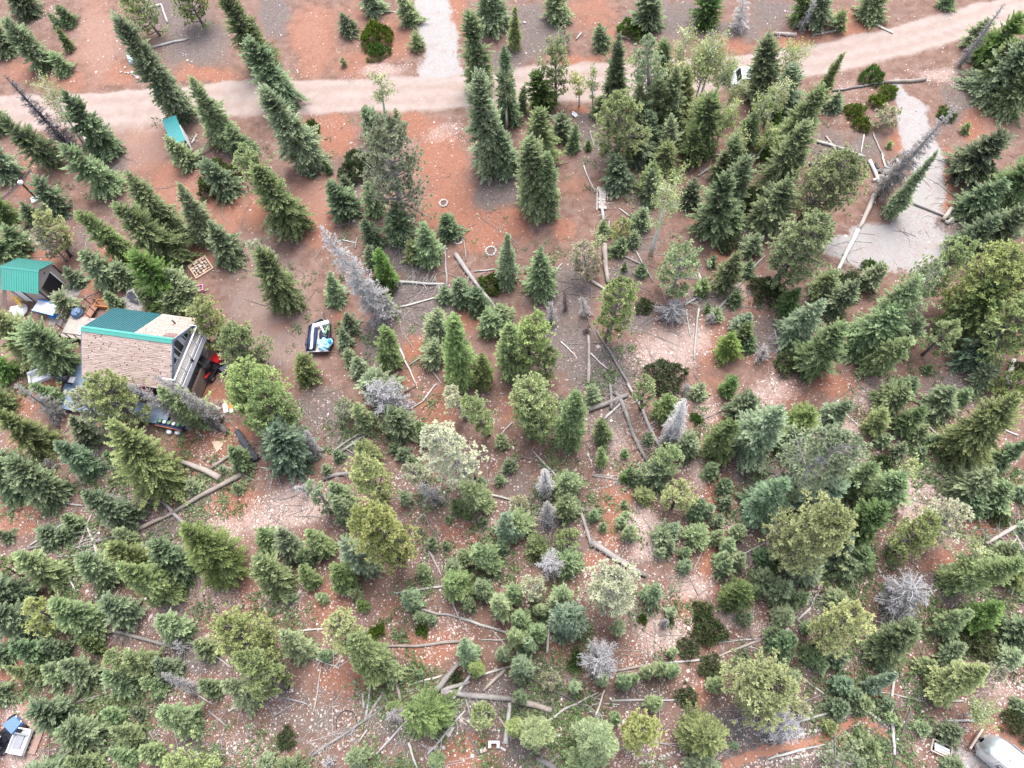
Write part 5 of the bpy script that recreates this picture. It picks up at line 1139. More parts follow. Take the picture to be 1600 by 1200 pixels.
# ---------------------------------------------------------------- wheels and vehicles
def wheel(parent, c, r, wd, ax='x'):
    d = Vector((wd/2, 0, 0)) if ax == 'x' else Vector((0, wd/2, 0))
    c = Vector(c)
    w_ = MB().tube([c-d, c-d*.8, c+d*.8, c+d], [r*.85, r, r, r*.85], 16).build('wheel', RUBB, parent, True)
    MB().tube([c-d*1.04, c+d*1.04], [r*.52, r*.52], 12).build('rim', GREYM, w_)
def build_trailer():
    t = thing('utility_trailer', 'open utility trailer with blue tarp and navy mattresses on board', 'trailer', (-19.05, 26.62, gz(-19, 27)), math.radians(1.5))
    W, L, z = 1.72, 2.4, .55
    for i in range(8):
        link('floor_board', MB().box((-W/2+.107+i*.215, L/2, z), (.205, L, .05)).mesh('floor_board', TIMBP), t)
    MB().box((0, L/2, z-.08), (W+.02, L, .10)).build('chassis', DARKM, t)
    for s in (-1, 1): MB().box((s*(W/2+.03), L/2, z+.16), (.05, L, .34)).build('side_rail', DARKM, t)
    MB().box((0, .0, z+.02), (W+.1, .05, .12)).build('tail_bar', WHITE, t)
    for s in (-1, 1):
        a_ = Vector((s*(W/2+.03), L, 0)); b_ = Vector((.12, L+.62, 0))
        MB().add([(a_.x, a_.y, z-.05), (b_.x, b_.y, z-.05), (b_.x, b_.y-.12, z-.05), (a_.x-s*.02, a_.y-.13, z-.05), (a_.x, a_.y, z+.36), (b_.x, b_.y, z+.36), (b_.x, b_.y-.12, z+.36), (a_.x-s*.02, a_.y-.13, z+.36)],
                 [(0, 1, 2, 3), (7, 6, 5, 4), (0, 4, 5, 1), (1, 5, 6, 2), (2, 6, 7, 3), (3, 7, 4, 0)]).build('front_panel', simple('trailer_front', (.10, .09, .095)) if s < 0 else bpy.data.materials['trailer_front'], t)
    MB().tube([(.12, L+.5, z-.12), (.12, L+1.35, z-.16)], .045, 6).build('tongue', DARKM, t)
    for s in (-1, 1):
        wheel(t, (s*(W/2+.14), .95, .3), .3, .18)
        MB().add([(s*(W/2+.05), .55, .45), (s*(W/2+.27), .55, .45), (s*(W/2+.27), .75, .66), (s*(W/2+.05), .75, .66), (s*(W/2+.05), 1.15, .66), (s*(W/2+.27), 1.15, .66), (s*(W/2+.27), 1.35, .45), (s*(W/2+.05), 1.35, .45)],
                 [(0, 1, 2, 3), (3, 2, 5, 4), (4, 5, 6, 7)]).build('mudguard', DARKM, t)
    # load
    def on(name, lab, cat, mb, mat, smooth=False):
        o = mb.build(name, mat, None, smooth); o.matrix_world = Matrix.Translation(t.location) @ Matrix.Rotation(t.rotation_euler.z, 4, 'Z'); return tag(o, lab, cat)
    mb = MB()
    mb.tube([(-.66, .08, z+.24), (-.68, 1.2, z+.26), (-.62, 2.3, z+.24)], .17, 8); on('rolled_mattress', 'navy rolled mattress along the left side of the trailer bed', 'mattress', mb, NAVY, True)
    mb = MB().tube([(-.30, .10, z+.22), (-.26, 1.2, z+.24), (-.28, 2.0, z+.22)], .15, 8); on('rolled_mattress', 'navy rolled mattress in the trailer, right of the pale folded sheet', 'mattress', mb, NAVY, True)
    mb = MB()
    ys = np.linspace(.05, 2.45, 9)
    P = [(-.48+.03*math.sin(3*y)+dx, y, z+.42+.015*math.cos(9*y)-abs(dx)*.3) for y in ys for dx in (-.11, 0, .11)]
    mb.add(P+[(x, y, q-.04) for x, y, q in P], [(i*3+j, i*3+j+1, i*3+j+4, i*3+j+3) for i in range(8) for j in range(2)]+[(27+i*3+j+1, 27+i*3+j, 27+i*3+j+3, 27+i*3+j+4) for i in range(8) for j in range(2)]+[(i*3, i*3+3, 30+i*3, 27+i*3) for i in range(8)]+[(i*3+2, 29+i*3, 32+i*3, i*3+5) for i in range(8)])
    on('folded_sheet', 'long pale grey folded sheet over the navy rolls in the trailer', 'sheet', mb, WALLG, True)
    rr = np.random.default_rng(8)
    bm = bmesh.new(); bmesh.ops.create_icosphere(bm, subdivisions=3, radius=1)
    for v_ in bm.verts:
        n_ = 1+.16*math.sin(7*v_.co.x+3*v_.co.y)+.10*math.sin(11*v_.co.y+5*v_.co.z)+rr.normal(0, .025)
        v_.co = Vector((v_.co.x*.62*n_, v_.co.y*.56*n_, max(-.25, v_.co.z)*.36*n_))
    me = bpy.data.meshes.new('tarp_bundle'); bm.to_mesh(me); bm.free(); me.materials.append(BLUET)
    o = link('tarp_bundle', me); o.location = tuple(Vector(t.location)+Vector((.52, .62, z+.16))); tag(o, 'pale blue crumpled tarp bundle at the lower right of the trailer', 'tarp')
    o = MB().tube([(0, 0, 0), (0, 0, .12), (0, 0, .2)], [.16, .2, .05], 10).build('bright_blue_bag', BLUES, None, True); o.location = tuple(Vector(t.location)+Vector((.95, .72, z+.25))); tag(o, 'bright blue bag at the right end of the pale tarp bundle', 'bag')
    bm = bmesh.new(); bmesh.ops.create_icosphere(bm, subdivisions=2, radius=.42)
    for v_ in bm.verts: v_.co = Vector((v_.co.x*rr.uniform(.85, 1.15), v_.co.y*1.35*rr.uniform(.9, 1.1), max(-.15, v_.co.z)*.7))
    me = bpy.data.meshes.new('black_bag'); bm.to_mesh(me); bm.free(); me.materials.append(simple('bag_dark', (.016, .02, .04), .4))
    o = link('black_bag', me); o.location = tuple(Vector(t.location)+Vector((.38, 1.5, z+.14))); tag(o, 'dark bulging bag in the middle right of the trailer bed', 'bag')
    for k, (x, y, rz, m, lab) in enumerate(((.28, 1.85, .5, WHITE, 'short white strip left of the dark bag'), (.66, 1.75, -.25, GREENB, 'green and white strip right of the dark bag'))):
        o = MB().box((0, 0, 0), (.14, .75, .10)).build('plastic_strip', m); o.location = tuple(Vector(t.location)+Vector((x, y, z+.46))); o.rotation_euler.z = rz; tag(o, lab+' in the trailer', 'plastic strip')
    f = thing('white_crate', 'long white slotted crate across the front of the trailer', 'crate', tuple(Vector(t.location)+Vector((.1, 2.38, z+.26))), .28)
    MB().box((0, 0, 0), (1.25, .34, .34)).build('box', WHITE, f)
    for i in range(6): MB().box((-.45+.18*i, -.06, .172), (.07, .14, .012)).build('slot', BLACK, f)
build_trailer()

def build_buggy(x, y, rz, name, lab, body, roof):
    b = thing(name, lab, 'buggy', (x, y, gz(x, y)), rz)
    MB().box((0, 0, .42), (1.05, 2.1, .22), bev=.05).build('chassis', DARKM, b)
    MB().add([(-.5, .45, .52), (.5, .45, .52), (.42, 1.2, .52), (-.42, 1.2, .52), (-.5, .45, .95), (.5, .45, .95), (.36, 1.15, .72), (-.36, 1.15, .72)],
             [(4, 5, 6, 7), (0, 1, 5, 4), (1, 2, 6, 5), (2, 3, 7, 6), (3, 0, 4, 7)]).build('hood', body, b)
    MB().box((0, -.78, .72), (1.05, .62, .28), bev=.04).build('cargo_bed', DARKM, b)
    MB().box((.44, -.78, .86), (.14, .6, .12)).build('bed_side', body, b)
    for s in (-.25, .25):
        st = MB().box((s, -.25, .66), (.42, .42, .14), bev=.03).build('seat', BLACK, b)
        MB().box((s, -.47, .9), (.42, .10, .5), bev=.03).build('seat_back', BLACK, b)
    for sx in (-.5, .5):
        MB().tube([(sx, .5, .6), (sx*.92, .22, 1.68), (sx*.92, -.5, 1.68), (sx, -.62, .6)], .025, 6).build('roll_bar', DARKM, b)
    MB().box((0, -.14, 1.72), (1.0, .85, .06), bev=.03).build('roof', roof, b)
    for sx in (-.56, .56):
        for sy in (-.75, .8): wheel(b, (sx, sy, .31), .31, .24)
    MB().tube([(0, .35, .95), (.0, .22, 1.05)], [.15, .15], 10).build('steering_wheel', BLACK, b)
    MB().box((-.3, -.8, .90), (.22, .2, .1)).build('cooler', WHITE, b)
    for s in (-.25, .25): MB().cyl((s, 1.17, .62), .07, .06, 8).build('headlight', WHITE, b)
x, y = atg(327, 571, .8); build_buggy(x, y, math.radians(-28), 'red_buggy', 'red off road buggy with black roof parked right of the cabin', RED, BLACK)
x, y = atg(7, 1149, .6); build_buggy(x, y, math.radians(-35), 'blue_buggy', 'blue and black buggy at the lower left edge', simple('buggy_blue', (.07, .14, .30), .4), simple('buggy_pale', (.27, .34, .44), .4))
def build_handcart():
    x, y = atg(349, 573, .3); c = thing('grey_handcart', 'dark grey handcart lying beside the red buggy', 'handcart', (x, y, gz(x, y)), math.radians(-35))
    MB().add([(-.5, -.3, .3), (.5, -.3, .3), (.5, .3, .3), (-.5, .3, .3), (-.62, -.4, .62), (.62, -.4, .62), (.62, .4, .62), (-.62, .4, .62)], [(3, 2, 1, 0), (0, 1, 5, 4), (1, 2, 6, 5), (2, 3, 7, 6), (3, 0, 4, 7)]).build('tray', simple('cart_grey', (.11, .12, .16), .5), c)
    for s in (-.36, .36): MB().tube([(-.5, s, .35), (1.4, s*.8, .5)], .025, 6).build('handle', GREYM, c); wheel(c, (-.1, s*1.15, .2), .2, .08, 'y')
build_handcart()

def build_camper():
    ang = math.radians(-44)
    fx, fy = atg(1536, 1156, 1.0)
    c = thing('silver_camper', 'rounded silver camper trailer parked on gravel in the lower right corner', 'camper', (fx, fy, gz(fx, fy)), ang)
    W, L, zb, zt = 1.62, 5.2, .42, 2.05
    n, m = 18, 30; mb = MB(); P = []
    def half(s):      # plan taper towards rounded ends
        e = min(s, L-s)/.85
        return 1.0 if e >= 1 else math.sqrt(max(0.0, 1-(1-e)**2.2))
    for i in range(m+1):
        s = L*(.5-.5*math.cos(math.pi*i/m)); k = max(half(s), .03)
        hw = W/2*(.25+.75*k) if 0 < i < m else W/2*.25
        ht = zb+(zt-zb)*(.42+.58*k)
        for j in range(n+1):
            th = math.pi*j/n
            yy = -hw*np.sign(math.cos(th))*abs(math.cos(th))**.55; zz = zb+(ht-zb)*abs(math.sin(th))**.62
            P.append((s, yy, zz))
    F = [(i*(n+1)+j, (i+1)*(n+1)+j, (i+1)*(n+1)+j+1, i*(n+1)+j+1) for i in range(m) for j in range(n)]
    F += [tuple(range(n, -1, -1)), tuple(range(m*(n+1), m*(n+1)+n+1))]
    mb.add(P, F); mb.build('body', ALU, c, True)
    for s in (.95, 1.8, 2.7, 3.6, 4.4):
        q = MB(); pts = []
        for j in range(n+1):
            th = math.pi*j/n; pts.append((s, -(W/2+.004)*np.sign(math.cos(th))*abs(math.cos(th))**.55, zb+(zt+.004-zb)*abs(math.sin(th))**.62))
        q.tube(pts, .012, 4); q.build('seam_band', GREYM, c)
    MB().box((.42, 0, 1.50), (.05, .85, .42), ax=Matrix.Rotation(-.75, 3, 'Y')).build('front_window', GLASSD, c)
    for s in (-1, 1):
        for x in (1.5, 3.2):
            f = MB().box((x, s*(W/2-.005), 1.35), (.75, .04, .45)).build('window', GREYM, c); MB().box((x, s*(W/2+.012), 1.35), (.66, .03, .36)).build('pane', GLASSD, f)
    f = MB().box((1.9, .05, zt+.05), (.42, .42, .10), bev=.03).build('roof_vent', WHITE, c); MB().box((1.9, .05, zt+.105), (.26, .26, .012)).build('vent_grille', GREYM, f)
    MB().box((2.5, .1, zt+.02), (.9, .30, .05)).build('roof_hatch', WHITE, c)
    MB().cyl((1.25, -.25, zt-.03), .06, .10, 8).build('vent_pipe', GREYM, c)
    MB().box((3.5, 0, zt+.12), (.8, .6, .24), bev=.08).build('air_conditioner', WHITE, c)
    MB().box((-.08, 0, .42), (.12, 1.5, .16)).build('bumper', TIMB, c)
    MB().box((L/2, 0, .40), (L-.6, W-.05, .10)).build('belly_pan', GREYM, c)
    for s in (-.76, .76): wheel(c, (2.9, s, .33), .33, .16, 'y')
    MB().tube([(L-.1, 0, .42), (L+1.0, 0, .42)], .05, 6).build('hitch', DARKM, c)
build_camper()

def build_car():
    c = thing('white_car', 'white car half hidden behind spruces at the lower road edge', 'car', (19.5, 54.2, .0), math.radians(-3))
    prof = [(-2.0, .35), (-2.0, .85), (-1.55, .95), (-1.2, 1.42), (.35, 1.45), (.95, .98), (1.85, .82), (2.0, .55), (2.0, .35)]
    mb = MB(); k = len(prof)
    mb.add([(x, -.85*(.93 if z > 1.2 else 1), z) for x, z in prof]+[(x, .85*(.93 if z > 1.2 else 1), z) for x, z in prof], [tuple(range(k)), tuple(range(2*k-1, k-1, -1))]+[(i, i+k, (i+1) % k+k, (i+1) % k) for i in range(k)])
    mb.build('body', simple('car_white', (.66, .72, .78), .3), c)
    MB().add([(.38, -.72, 1.44), (.38, .72, 1.44), (.93, .76, 1.02), (.93, -.76, 1.02)], [(0, 3, 2, 1)]).slab([(.39, .72, 1.455), (.39, -.72, 1.455), (.94, -.76, 1.035), (.94, .76, 1.035)], .02).build('windscreen', GLASSD, c)
    for s in (-1, 1): MB().box((-.4, s*.815, 1.2), (1.4, .03, .32)).build('side_window', GLASSD, c)
    MB().slab([(-1.22, -.7, 1.44), (-1.22, .7, 1.44), (-1.56, .74, .98), (-1.56, -.74, .98)], .02).build('rear_window', GLASSD, c)
    for s in (-.8, .8):
        for x in (-1.25, 1.25): wheel(c, (x, s, .32), .32, .2, 'y')
    for s in (-.6, .6): MB().box((1.99, s, .68), (.05, .3, .14)).build('headlight', WHITE, c)
build_car()

# ---------------------------------------------------------------- yard things
def yard():
    rr = np.random.default_rng(12)
    # square of cut wood
    x, y = atg(314, 418); f = thing('wood_square', 'square timber frame filled with cut wood on the red drive', 'wood frame', (x, y, gz(x, y)+.02), math.radians(38))
    for i, (c, d) in enumerate((((0, .82, .08), (1.75, .10, .16)), ((0, -.82, .08), (1.75, .10, .16)), ((.82, 0, .08), (.10, 1.54, .16)), ((-.82, 0, .08), (.10, 1.54, .16)))):
        MB().box(c, d).build('frame_board', PLYW, f)
    for i in range(5):
        for j in range(5):
            o = MB().box((-.6+.3*i+rr.uniform(-.04, .04), -.6+.3*j+rr.uniform(-.04, .04), .09+rr.uniform(0, .07)), (rr.uniform(.18, .30), rr.uniform(.10, .22), .13), rz=rr.uniform(0, 3.1)).build('wood_block', [PLYW, TIMBP, TIMB][(i*3+j*2) % 3], f)
    # pink tub
    x, y = atg(310, 451, .3); f = thing('pink_tub', 'pink rectangular tub right of the cabin top', 'tub', (x, y, gz(x, y)), math.radians(15))
    MB().add([(-.4, -.28, 0), (.4, -.28, 0), (.4, .28, 0), (-.4, .28, 0), (-.45, -.32, .45), (.45, -.32, .45), (.45, .32, .45), (-.45, .32, .45), (-.36, -.24, .45), (.36, -.24, .45), (.36, .24, .45), (-.36, .24, .45), (-.33, -.22, .08), (.33, -.22, .08), (.33, .22, .08), (-.33, .22, .08)],
             [(0, 1, 5, 4), (1, 2, 6, 5), (2, 3, 7, 6), (3, 0, 4, 7), (4, 5, 9, 8), (5, 6, 10, 9), (6, 7, 11, 10), (7, 4, 8, 11), (8, 9, 13, 12), (9, 10, 14, 13), (10, 11, 15, 14), (11, 8, 12, 15), (12, 13, 14, 15)]).build('basin', PINK, f)
    MB().box((.1, 0, .12), (.4, .36, .05)).build('dark_inset', simple('tub_inside', (.14, .02, .05)), f)  # dark red slab low inside the basin
    # hoop frame seat and rings
    x, y = atg(210, 462, .4); f = thing('hoop_swing', 'white hooped swing frame with dark sling above the cabin', 'swing', (x, y, gz(x, y)), math.radians(-25))
    for s in (0, .18):
        MB().tube([(-.75+.1*s, -.5+s, .05), (-.6, -.1+s, .7), (0, .25+s, 1.0), (.6, -.1+s, .7), (.75, -.5+s, .05)], .028, 6).build('hoop', WHITE, f)
    MB().slab([(-.6, -.45, .35), (.6, -.45, .35), (.5, .15, .55), (-.5, .15, .55)], .03).build('sling', simple('sling_dark', (.05, .05, .07)), f)
    for (px, py, r, lab) in ((262, 472, .36, 'white metal hoop standing among shrubs above the cabin roof'), (232, 465, .62, 'larger thin white hoop left of the shrubs above the cabin')):
        x, y = atg(px, py, .4); th = np.linspace(0, 2*math.pi, 19)
        o = MB().tube([(r*math.cos(t), .25*r*math.sin(t)*2, .5+.35*r*math.sin(t)) for t in th], .022, 6, cap=False).build('metal_hoop', WHITE); o.location = (x, y, gz(x, y)); tag(o, lab, 'hoop')
    # fire rings: each stone a part
    for px, py, r, lab in ((767, 392, .44, 'larger fire ring of white stones on the orange soil'), (693, 317, .36, 'smaller fire ring of white stones higher on the orange soil'), (716, 375, .40, 'broken ring of pale stones beside the young spruces')):
        x, y = atg(px, py); f = thing('fire_ring', lab, 'fire ring', (x, y, gz(x, y)), 0, 'fire rings')
        ash = rock_mesh('ash', 3, r*.8, simple('ash', (.10, .06, .05)) if 'ash' not in bpy.data.materials else bpy.data.materials['ash'], .12); link('ash', ash, f)
        for i in range(13):
            if px == 716 and i in (2, 3, 7): continue
            t = 2*math.pi*i/13; o = link('stone', rock_mesh('stone', i, .12*rr.uniform(.8, 1.15), STONEP), f, (r*math.cos(t), r*math.sin(t), .06))
    # board stack
    x, y = atg(941, 311); f = thing('board_stack', 'narrow stack of short pale boards right of the red path', 'board stack', (x, y, gz(x, y)), math.radians(-4))
    for i in range(8):
        o = MB().box((rr.uniform(-.05, .05), 1.05-.3*i, .12+rr.uniform(0, .05)), (.62+.1*(i == 7), .26, .12), rz=rr.uniform(-.08, .08)).build('board', TIMBP if i % 3 else TIMB, f)
    MB().box((-.45, 0, .08), (.10, 2.6, .14)).build('side_rail', TIMBP, f); MB().box((.45, .5, .08), (.08, 1.4, .12)).build('side_rail', TIMB, f)
    # triangle of plywood, boards by the charred log
    x, y = atg(341, 696); f = MB().slab([(-.62, .35, .05), (0.0, -.55, .05), (.62, .38, .05)], .04).build('wooden_triangle', PLYW); f.location = (x, y, gz(x, y)+.04); tag(f, 'pale plywood triangle lying flat on red soil below the cabin', 'plywood')
    for px, py, d, rz, m, lab in ((352, 637, (.36, .85, .07), .35, WHITE, 'white board beside an orange one right of the cabin'), (360, 633, (.5, .6, .08), .25, ORANGE, 'orange board beside a white one right of the cabin'), (361, 641, (.28, .4, .06), .3, CONC, 'small grey board below the orange board'),
                                  (353, 628, (.25, .2, .06), .7, PLYW, 'small tan offcut above the white board'),
                                  (703, 1143, (.26, .62, .06), -.6, TIMBP, 'short pale plank beside a thin log near the bottom edge'), (755, 1172, (.4, .24, .14), .35, TIMBP, 'small tan block left of the notched white block'), (786, 1170, (.38, .14, .10), -.5, TIMBP, 'small pale offcut right of the notched white block')):
        x, y = atg(px, py, .05); o = MB().box((0, 0, .05), d).build('loose_board', m); o.location = (x, y, gz(x, y)+.02); o.rotation_euler.z = rz; tag(o, lab, 'board')
    x, y = atg(772, 1163, .2); f = MB().box((-.27, .0, .2), (.18, .42, .4)).box((.27, 0, .2), (.18, .42, .4)).box((0, .13, .2), (.355, .16, .4)).build('notched_block', CONC); f.location = (x, y, gz(x, y)); tag(f, 'notched grey white block on red soil near the bottom edge', 'block')
    # white sheet, white basin by the road
    x, y = atg(898, 178, .1); bm = bmesh.new(); bmesh.ops.create_icosphere(bm, subdivisions=2, radius=.34)
    for v in bm.verts: k_ = 1+.22*math.sin(5*math.atan2(v.co.y, v.co.x)+1)*math.hypot(v.co.x, v.co.y)*2; v.co = Vector((v.co.x*.75*k_, v.co.y*1.15*k_, max(-.05, v.co.z)*.3+.05*math.sin(13*v.co.x+4*v.co.y)))
    me = bpy.data.meshes.new('white_sheet'); bm.to_mesh(me); bm.free(); me.materials.append(WHITE); o = link('white_sheet', me, None, (x, y, gz(x, y)+.08)); o.rotation_euler.z = .5; tag(o, 'white plastic sheet lying on litter below the road', 'plastic sheet')
    x, y = atg(204, 92, .2); f = thing('pale_blue_barrel', 'pale blue barrel lying under the tall firs above the road', 'barrel', (x, y, gz(x, y)), .5)
    MB().tube([(0, -.6, .28), (0, -.5, .30), (0, .5, .30), (0, .6, .28)], [.24, .29, .29, .24], 14).build('drum', simple('barrel_blue', (.46, .58, .66), .4), f, True)
    for s in (-.25, .25): MB().tube([(0, s-.02, .30), (0, s+.02, .30)], .305, 14).build('band', GREYM, f)
    # dark antenna pole
    (bx, by), z = atg(55, 308), 4.2
    tip = at(33, 286, z); f = thing('antenna_pole', 'black pole with white head and a lattice cross boom at the left edge', 'antenna', (bx, by, 0))
    tp = Vector((tip[0]-bx, tip[1]-by, z))
    MB().tube([(0, 0, 0), tuple(tp)], [.10, .08], 8).build('pole', BLACK, f)
    MB().box(tuple(tp+Vector((0, 0, .12))), (.35, .3, .25), bev=.05).build('head', WHITE, f)
    MB().box((.2, -.25, .05), (.9, .7, .12), rz=.5).build('footing', CONC, f)
    for e in ((49, 265), (4, 312)):
        q = at(*e, z); q = Vector((q[0]-bx, q[1]-by, z)); mb = MB(); perp = Vector((-(q-tp).y, (q-tp).x, 0)).normalized()*.09
        mb.tube([tuple(tp+perp), tuple(q+perp)], .02, 5); mb.tube([tuple(tp-perp), tuple(q-perp)], .02, 5); mb.tube([tuple(tp+Vector((0, 0, .14))), tuple(q+Vector((0, 0, .14)))], .02, 5)
        for i in range(11):
            p0 = tp.lerp(q, i/11); p1 = tp.lerp(q, (i+1)/11); mb.tube([tuple(p0+perp), tuple(p1-perp)], .012, 4); mb.tube([tuple(p0-perp), tuple(p1+Vector((0, 0, .14)))], .012, 4)
        mb.build('lattice_boom', DARKM, f)
    # hose ring
    x, y = atg(541, 1129); th = np.linspace(-.15, 3.9, 24); r = .68
    o = MB().tube([(r*math.cos(t), r*math.sin(t)*1.05, .05) for t in th], .022, 6).build('hose_ring', RUBB); o.location = (x, y, gz(x, y)+.01); o.name = 'hose_ring'; tag(o, 'open ring of black hose on stony ground near the bottom edge', 'hose')
    # bench by the camper
    x, y = atg(1471, 1170, .2); f = thing('wooden_bench', 'brown timber box bench with pale slatted seat left of the camper', 'bench', (x, y, gz(x, y)), math.radians(-26))
    for c, d in (((0, .34, .16), (1.15, .08, .32)), ((0, -.34, .16), (1.15, .08, .32)), ((.55, 0, .16), (.08, .6, .32)), ((-.55, 0, .16), (.08, .6, .32))): MB().box(c, d).build('side_board', TIMB, f)
    MB().box((0, 0, .05), (1.0, .58, .06)).build('shadow_base', BLACK, f)  # black slab paints the shadow inside the box
    for i in range(3): MB().box((0.04-.03*i, -.20+.15*i, .34), (.88, .13, .05)).build('seat_slat', WALLG if i else TIMBP, f)
    # grey utility cart and pad in the lower left corner
    x, y = atg(31, 1158, .5); f = thing('grey_cart', 'pale grey flatbed cart standing on a brown pad, lower left corner', 'cart', (x, y, gz(x, y)), math.radians(-9))
    MB().box((0, 0, .42), (1.1, 1.5, .08)).build('bed', WALLG, f)
    for c, d in (((-.54, 0, .58), (.07, 1.5, .26)), ((.54, 0, .58), (.07, 1.5, .26)), ((0, .74, .58), (1.0, .07, .26)), ((0, -.74, .55), (1.0, .07, .18))): MB().box(c, d).build('side_panel', WHITE, f)
    MB().box((-.1, -.05, .52), (.55, .8, .12)).build('load_tray', GREYM, f); MB().box((0, .42, .66), (.95, .07, .2)).build('crossbar', GREYM, f)
    for s in (-.5, .5): wheel(f, (s, -.3, .2), .2, .12); wheel(f, (s, .4, .2), .2, .12)
    x, y = atg(53, 1155, .1); o = MB().box((0, 0, .05), (.85, 1.7, .1)).build('brown_pad', simple('pad_brown', (.27, .18, .15), .9)); o.location = (x, y, gz(x, y)+.03); o.rotation_euler.z = math.radians(-9); tag(o, 'flat brown pad right of the pale grey cart', 'pad')
    # red edged fence rail bottom left
    # chopped logs: every piece is a thing
    base_me = []
    for k in range(3):
        L = .42+.1*k; base_me.append(MB().tube([(-L/2, 0, 0), (L/2, 0, 0)], [.11+.02*k, .12+.02*k], 8).mesh('cut_log', [LOGM['t'], LOGM['w'], LOGM['d']][k]))
    for i in range(30):
        u = rr.uniform(-1, 1); v = rr.uniform(-1, 1); x, y = atg(1385+20*u, 267+15*v)
        o = link('cut_log', base_me[i % 3]); o.location = (x, y, gz(x, y)+.12+.16*max(0, 1-abs(u)-abs(v)*.6)); o.rotation_euler = (0, rr.uniform(-.3, .3), rr.uniform(0, 3.1))
        tag(o, 'short cut log in the jumbled pile left of the white gravel', 'cut log', 'jumbled pile of cut logs')
    # path border stones
    def along(pts, off, step, jit, n0):
        P = [np.array(atg(*p)) for p in pts]; k = 0
        for p, q in zip(P[:-1], P[1:]):
            d = q-p; l = np.linalg.norm(d); nrm = np.array([-d[1], d[0]])/l
            for s in np.arange(0, l, step):
                c = p+d*s/l+nrm*(off+rr.normal(0, jit)); o = link('border_stone', SM[int(rr.integers(0, 5))], None, (c[0], c[1], gz(c[0], c[1])+.04)); o.rotation_euler.z = rr.uniform(0, 6)
                sc = rr.uniform(.6, 1.5); o.scale = (sc, sc, sc)
                tag(o, 'small white stone in the border of the red footpath', 'stone', 'white stones along the footpath')
    SM = [rock_mesh('border_stone', 40+i, .085, STONEP) for i in range(5)]
    pm = [(1200, 1172), (1260, 1162), (1305, 1150), (1316, 1134)]
    along(pm[:3], .52, .17, .06, 0); along([(1315, 1133), (1330, 1122), (1345, 1118), (1358, 1122), (1372, 1130)], .30, .17, .05, 0); along([(1215, 1172), (1262, 1164), (1308, 1153)], -.55, .17, .06, 0)
    along([(1308, 1156), (1316, 1172), (1320, 1190)], -.3, .17, .04, 0); along([(1331, 1150), (1334, 1135), (1345, 1128), (1358, 1132)], 0, .17, .04, 0); along([(1370, 1132), (1390, 1150), (1400, 1165)], .35, .17, .05, 0)
    along([(1000, 1192), (1045, 1180), (1075, 1172)], 0, .2, .07, 0)
    # white rocks by the road
    for i, (px, py) in enumerate(((189, 112), (196, 113), (200, 114), (206, 113), (208, 116), (211, 117), (213, 120), (215, 121), (195, 105), (293, 95), (300, 97))):
        x, y = atg(px, py); o = link('white_rock', rock_mesh('white_rock', 60+i, .20 if 2 < i < 8 else .15, STONEP), None, (x, y, gz(x, y)+.07))
        tag(o, 'white rock in the row beside the tall firs above the road' if i < 9 else f'white rock {"left" if i == 9 else "right"} of two on grey litter above the road', 'rock', 'white rocks above the road')
    for px, py, s, lab in ((257, 967, .20, 'lone white rock on stony ground left of the olive pine'), (551, 1155, .15, 'white rock at the lower end of the hose ring'), (367, 1169, .15, 'lone white rock on grey litter at the lower left'), (738, 1181, .15, 'white rock on red soil below the pale plank'), (693, 1168, .15, 'white rock on red soil below the thin log ends'), (600, 75, .25, 'grey boulder against the round bush above the road'), (553, 345, .2, 'tan rock at the foot of the short spruce'), (820, 35, .2, 'white rock on grey litter above the road')):
        x, y = atg(px, py); o = link('rock', rock_mesh('rock', int(px), s, STONEP), None, (x, y, gz(x, y)+.06)); tag(o, lab, 'rock')
yard()

